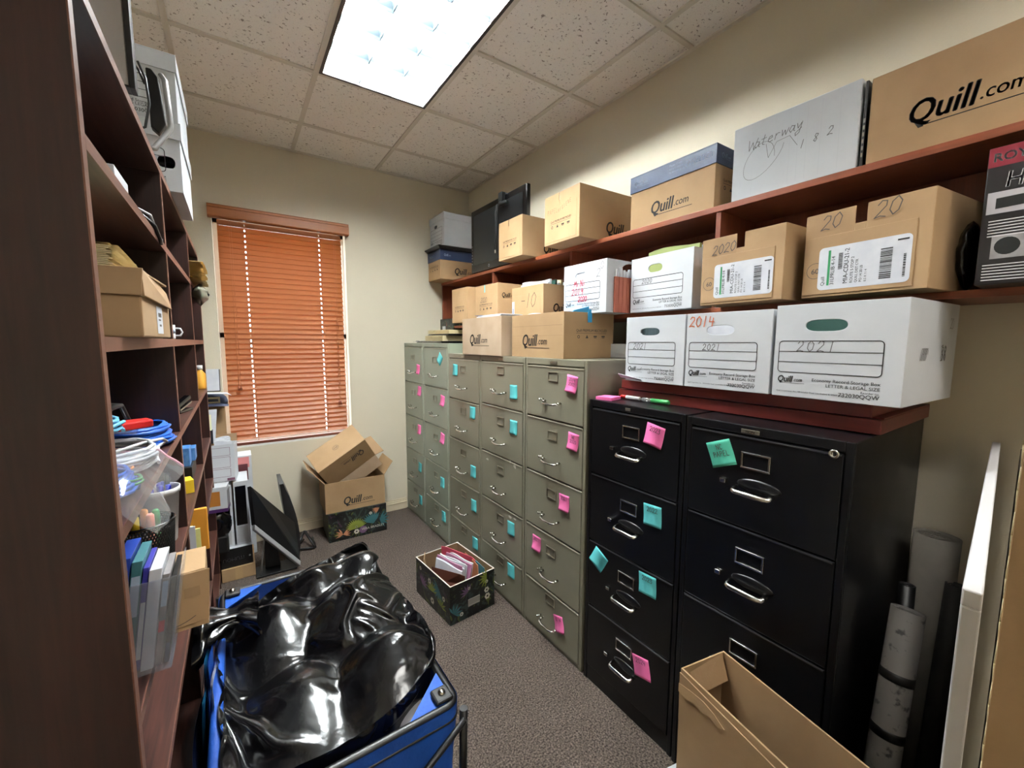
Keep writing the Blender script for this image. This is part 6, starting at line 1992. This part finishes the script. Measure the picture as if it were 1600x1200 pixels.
for x in (wx0 + .03, wx1 - .03):
    for y in (wy0 + .09, wy1 - .09):
        m = MB(); m.M = Matrix.Translation((x, y, .078)) @ Matrix.Rotation(R(90), 4, 'Y')
        m.lathe([(.0, -.02), (.05, -.02), (.07, -.018), (.078, -.008), (.078, .008), (.07, .018), (.05, .02), (0, .02)], 28)
        wl = W_('wheel', m, BLACKP)
        m = MB().tube([(x, y, .078), (x, y, .165)], .01, 8); W_('caster_fork', m, SILVER)
# pocket on the bookcase side
m = MB()
def pocket(u, v):
    y = -.93 + .42 * u
    b = math.sin(math.pi * u) ** .5
    return (wx0 - .018 - .040 * b * (.35 + .65 * v), y + .12, .27 + .23 * v - .02 * b * v)
m.grid(pocket, 18, 8)
m.grid(lambda u, v: (lambda p: (p[0] + .003, p[1], p[2]))(pocket(1 - u, v)), 18, 8)
W_('side_pocket', m, mat('dark_blue_canvas', srgb(14, 44, 104), .7, bump=.2, bscale=80))
for k, (mt, lb, dz) in enumerate(((CYANF, 'blue folder in the side pocket of the wagon, nearest the bookcase', .06), (LCABLE, 'blue folder in the wagon side pocket, behind the other blue folder', .075), (PAPER, 'crumpled white papers in the side pocket of the wagon', .05))):
    t = thing('file_folder' if k < 2 else 'paper_bundle', lb, 'folder' if k < 2 else 'papers', (wx0 - .046 + .009 * k, -.53, .30), 0, rot=(0, R(3), 0))
    m = MB().grid(lambda u, v: (.004 * math.sin(u * 7 + k) * v, -.115 + .23 * u, (.25 + dz) * v - (.02 * u if k == 2 else 0)), 12, 4)
    n0 = len(m.v); m.add([(p[0] + .003, p[1], p[2]) for p in m.v], [f[::-1] for f in m.f], 0, True)
    m.build('sheet', mt, t)
# shoes lying in the wagon
for k, (x, y, rz_, lb) in enumerate(((.548, -.80, 78, 'black and white shoe poking out from under the bin bag at the right'), (.45, -.885, 8, 'second black and white shoe beside the bin bag at the near end of the wagon'))):
    t = thing('shoe', lb, 'shoe', (x, y, .425 - .07 * k), R(rz_))
    m = MB()
    def shoe(u, v):
        L = .25; xx = -L / 2 + L * u
        wdt = .036 + .012 * math.sin(u * math.pi * 1.3) - .02 * max(0, u - .85) * 6
        hgt = (.085 - .05 * u) * (1 if u < .95 else .7)
        a = 2 * math.pi * v
        return (xx, wdt * math.cos(a) * min(1, (u * 12) ** .5) * min(1, ((1 - u) * 12) ** .5), .015 + max(-.0, hgt * (.5 + .5 * math.sin(a))) * min(1, (u * 12 + .2) ** .5))
    m.grid(shoe, 16, 18)
    m.build('upper', FOAM if k == 0 else BLACKP, t)
    m = MB().slab([(-.125, -.038, .018), (.0, -.034, .018), (.1, -.044, .018), (.128, 0, .018), (.1, .044, .018), (.0, .034, .018), (-.125, .038, .018)], .016)
    m.build('sole', FOAM, t, bevel=.004)
    m = MB()
    for j in range(4): m.tube([(.0 + .02 * j, -.022, .078 - .012 * j), (.01 + .02 * j, 0, .086 - .012 * j), (.0 + .02 * j, .022, .078 - .012 * j)], .0032, 6)
    m.build('laces', BLACKP if k == 0 else FOAM, t)
pbx = wbx('cardboard_carton', 'carton inside the wagon, under the bin bag', 'box', .17, .54, -.68, -.14, bz, .42, CARD_D)

# the bag: a small cloth relaxation of a film that has more skin than room
def make_bag():
    N = 84
    fp = [(.600, -.065), (.618, -.25), (.622, -.42), (.640, -.60), (.650, -.70), (.628, -.80), (.545, -.865), (.44, -.915), (.25, -.93), (.118, -.92), (.106, -.75), (.108, -.58), (.090, -.45), (.085, -.36), (.125, -.285), (.21, -.20), (.33, -.125), (.47, -.075)]
    ctr = np.array((.37, -.52))
    ang = np.array([math.atan2(y - ctr[1], x - ctr[0]) for x, y in fp]); rad = np.array([math.hypot(x - ctr[0], y - ctr[1]) for x, y in fp])
    od = np.argsort(ang); ang, rad = ang[od], rad[od]
    A3 = np.concatenate((ang - 2 * math.pi, ang, ang + 2 * math.pi)); R3 = np.concatenate((rad, rad, rad))
    g = np.linspace(-1, 1, N)
    U, V = np.meshgrid(g, g)
    X = U * np.sqrt(1 - V * V / 2); Y = V * np.sqrt(1 - U * U / 2)
    th = np.arctan2(Y, X); r = np.sqrt(X * X + Y * Y)
    Rr = np.interp(th, A3, R3)
    px = ctr[0] + r * Rr * np.cos(th); py = ctr[1] + r * Rr * np.sin(th)
    def ground(x, y):
        z = np.full(x.shape, .45)
        for (cx, cy, sx_, sy_, h) in ((.50, -.44, .30, .34, .235), (.26, -.36, .26, .30, .19), (.53, -.70, .26, .26, .19), (.30, -.66, .26, .30, .125), (.56, -.20, .2, .26, .215), (.40, -.22, .2, .2, .19)):
            q = np.sqrt(((x - cx) / sx_) ** 2 + ((y - cy) / sy_) ** 2 + .004)
            z = np.maximum(z, .45 + h * (1 - q ** 1.25 * .95))
        return z
    rng = np.random.RandomState(4)
    edge = np.clip((r - .9) / .1, 0, 1)
    zb_ = np.where(th > 0, .592, .575)
    pz = ground(px, py) + .05 * (1 - r ** 4) + .012
    bz_ = .585 + .04 * np.exp(-((px - .60) ** 2 + (py + .08) ** 2) / .012) + .03 * np.exp(-((px - .64) ** 2 + (py + .64) ** 2) / .02) + .02 * np.exp(-((py + .1) / .08) ** 2)
    pz = pz * (1 - edge) + edge * bz_
    # smooth random undulation seeds the folds
    for k in range(26):
        kx, ky = rng.normal(0, 30, 2); ph = rng.uniform(0, 6.28)
        pz += .0030 * np.sin(kx * px + ky * py + ph) * (1 - edge)
    p = np.stack((px, py, pz), -1)
    pin = r > .985
    rest = p.copy()
    k_ex = 1.115
    def L(a, b): return np.linalg.norm(a - b, axis=-1) * k_ex
    base = np.stack((px, py, ground(px, py) * .9), -1)
    cons = []
    for ax, st in ((0, 1), (1, 1)):
        for ph in (0, 1): cons.append((ax, st, ph, 1.0))
    def pairs(ax, st, ph):
        n = N - st
        i = np.arange(ph, n, 2 * st) if st == 1 else np.concatenate([np.arange(s, n, 2 * st) for s in range(ph * st, ph * st + st)])
        return i, i + st
    C_ = []
    for ax, st, ph, w in [(0, 1, 0, 1), (0, 1, 1, 1), (1, 1, 0, 1), (1, 1, 1, 1), (0, 3, 0, .10), (0, 3, 1, .10), (1, 3, 0, .10), (1, 3, 1, .10)]:
        i, j = pairs(ax, st, ph)
        if ax == 0: a = np.s_[i, :]; b = np.s_[j, :]
        else: a = np.s_[:, i]; b = np.s_[:, j]
        C_.append((a, b, L(base[a], base[b]), w))
    for sgn in (1, -1):
        for ph in (0, 1):
            i = np.arange(ph, N - 1, 2)
            c0 = slice(0, N - 1) if sgn > 0 else slice(1, N); c1 = slice(1, N) if sgn > 0 else slice(0, N - 1)
            a = (i, c0); b = (i + 1, c1)
            C_.append((a, b, L(base[a], base[b]), .5))
    v = np.zeros_like(p)
    inv = np.where(pin, 0.0, 1.0)[..., None]
    p0 = p.copy()
    for it in range(230):
        v[..., 2] -= 9.8 * .004
        v *= .96
        q = p + v * .004 * inv
        for sub in range(7):
            for a, b, l0, w in C_:
                d = q[b] - q[a]
                ln = np.linalg.norm(d, axis=-1)[..., None] + 1e-9
                wa, wb2 = inv[a], inv[b]
                s = (ln - l0[..., None]) / ln * d * w / np.maximum(wa + wb2, 1e-6)
                if w < .2: s = np.where(ln < l0[..., None], s, 0)
                q[a] = q[a] + s * wa; q[b] = q[b] - s * wb2
            gz = ground(q[..., 0], q[..., 1]) + .003
            q[..., 2] = np.maximum(q[..., 2], gz)
            q[..., 2] = np.minimum(q[..., 2], gz + .16)
        v = (q - p) / .004
        sp_ = np.linalg.norm(v, axis=-1)[..., None]
        v = np.where(sp_ > 1.2, v / np.maximum(sp_, 1e-6) * 1.2, v)
        p = q
    return p, N

pB, NB = make_bag()
bag = thing('bin_bag', 'shiny black plastic bin bag heaped and creased inside the blue wagon', 'bag', (.37, -.52, .48))
m = MB()
m.add([tuple(q) for q in pB.reshape(-1, 3)], [(j * NB + i, j * NB + i + 1, (j + 1) * NB + i + 1, (j + 1) * NB + i) for j in range(NB - 1) for i in range(NB - 1)], 0, True)
o = m.build('film', BAG, bag, world=True)
sb_ = o.modifiers.new('smooth', 'SUBSURF'); sb_.levels = 1; sb_.render_levels = 1
# skirt of the bag tucked between its contents and the canvas
m = MB()
ring = []
idx = [(0, i) for i in range(NB)] + [(j, NB - 1) for j in range(1, NB)] + [(NB - 1, i) for i in range(NB - 2, -1, -1)] + [(j, 0) for j in range(NB - 2, 0, -1)]
n_ = len(idx)
vs = []
for lv_ in range(5):
    for a, b in idx:
        q = Vector(pB[a, b]); c = (Vector((q.x, q.y, 0)) - Vector((.37, -.52, 0)))
        t = lv_ / 4
        vs.append((q.x - c.x * (.06 * t) , q.y - c.y * (.06 * t), q.z - .17 * t + .004 * noise.noise((q.x * 30, q.y * 30, t))))
m.add(vs, [(l * n_ + k, (l + 1) * n_ + k, (l + 1) * n_ + (k + 1) % n_, l * n_ + (k + 1) % n_) for l in range(4) for k in range(n_)], 0, True)
m.build('bag_side', BAG, bag, world=True)
# gathered mouth of the bag, pulled over the rail towards the bookcase
def gather(u, v):
    a = 2 * math.pi * v
    p = Vector((.20, -.36, .63)).lerp(Vector((.03, -.372, .60)), u) + Vector((0, 0, .03 * math.sin(math.pi * u)))
    rad_ = .075 - .046 * math.sin(math.pi * min(1, u * 1.15)) + .009 * max(0, u - .75) * 4
    rad_ *= 1 + .22 * math.sin(a * 5 + u * 5) + .25 * noise.noise((u * 5, math.cos(a) * 1.6, math.sin(a) * 1.6))
    return (p.x + .012 * noise.noise((u * 6, math.cos(a), math.sin(a))), p.y + rad_ * 1.15 * math.cos(a), p.z + .012 * u + rad_ * .7 * math.sin(a))
MB().grid(gather, 30, 50).build('gathered_mouth', BAG, bag, world=True)
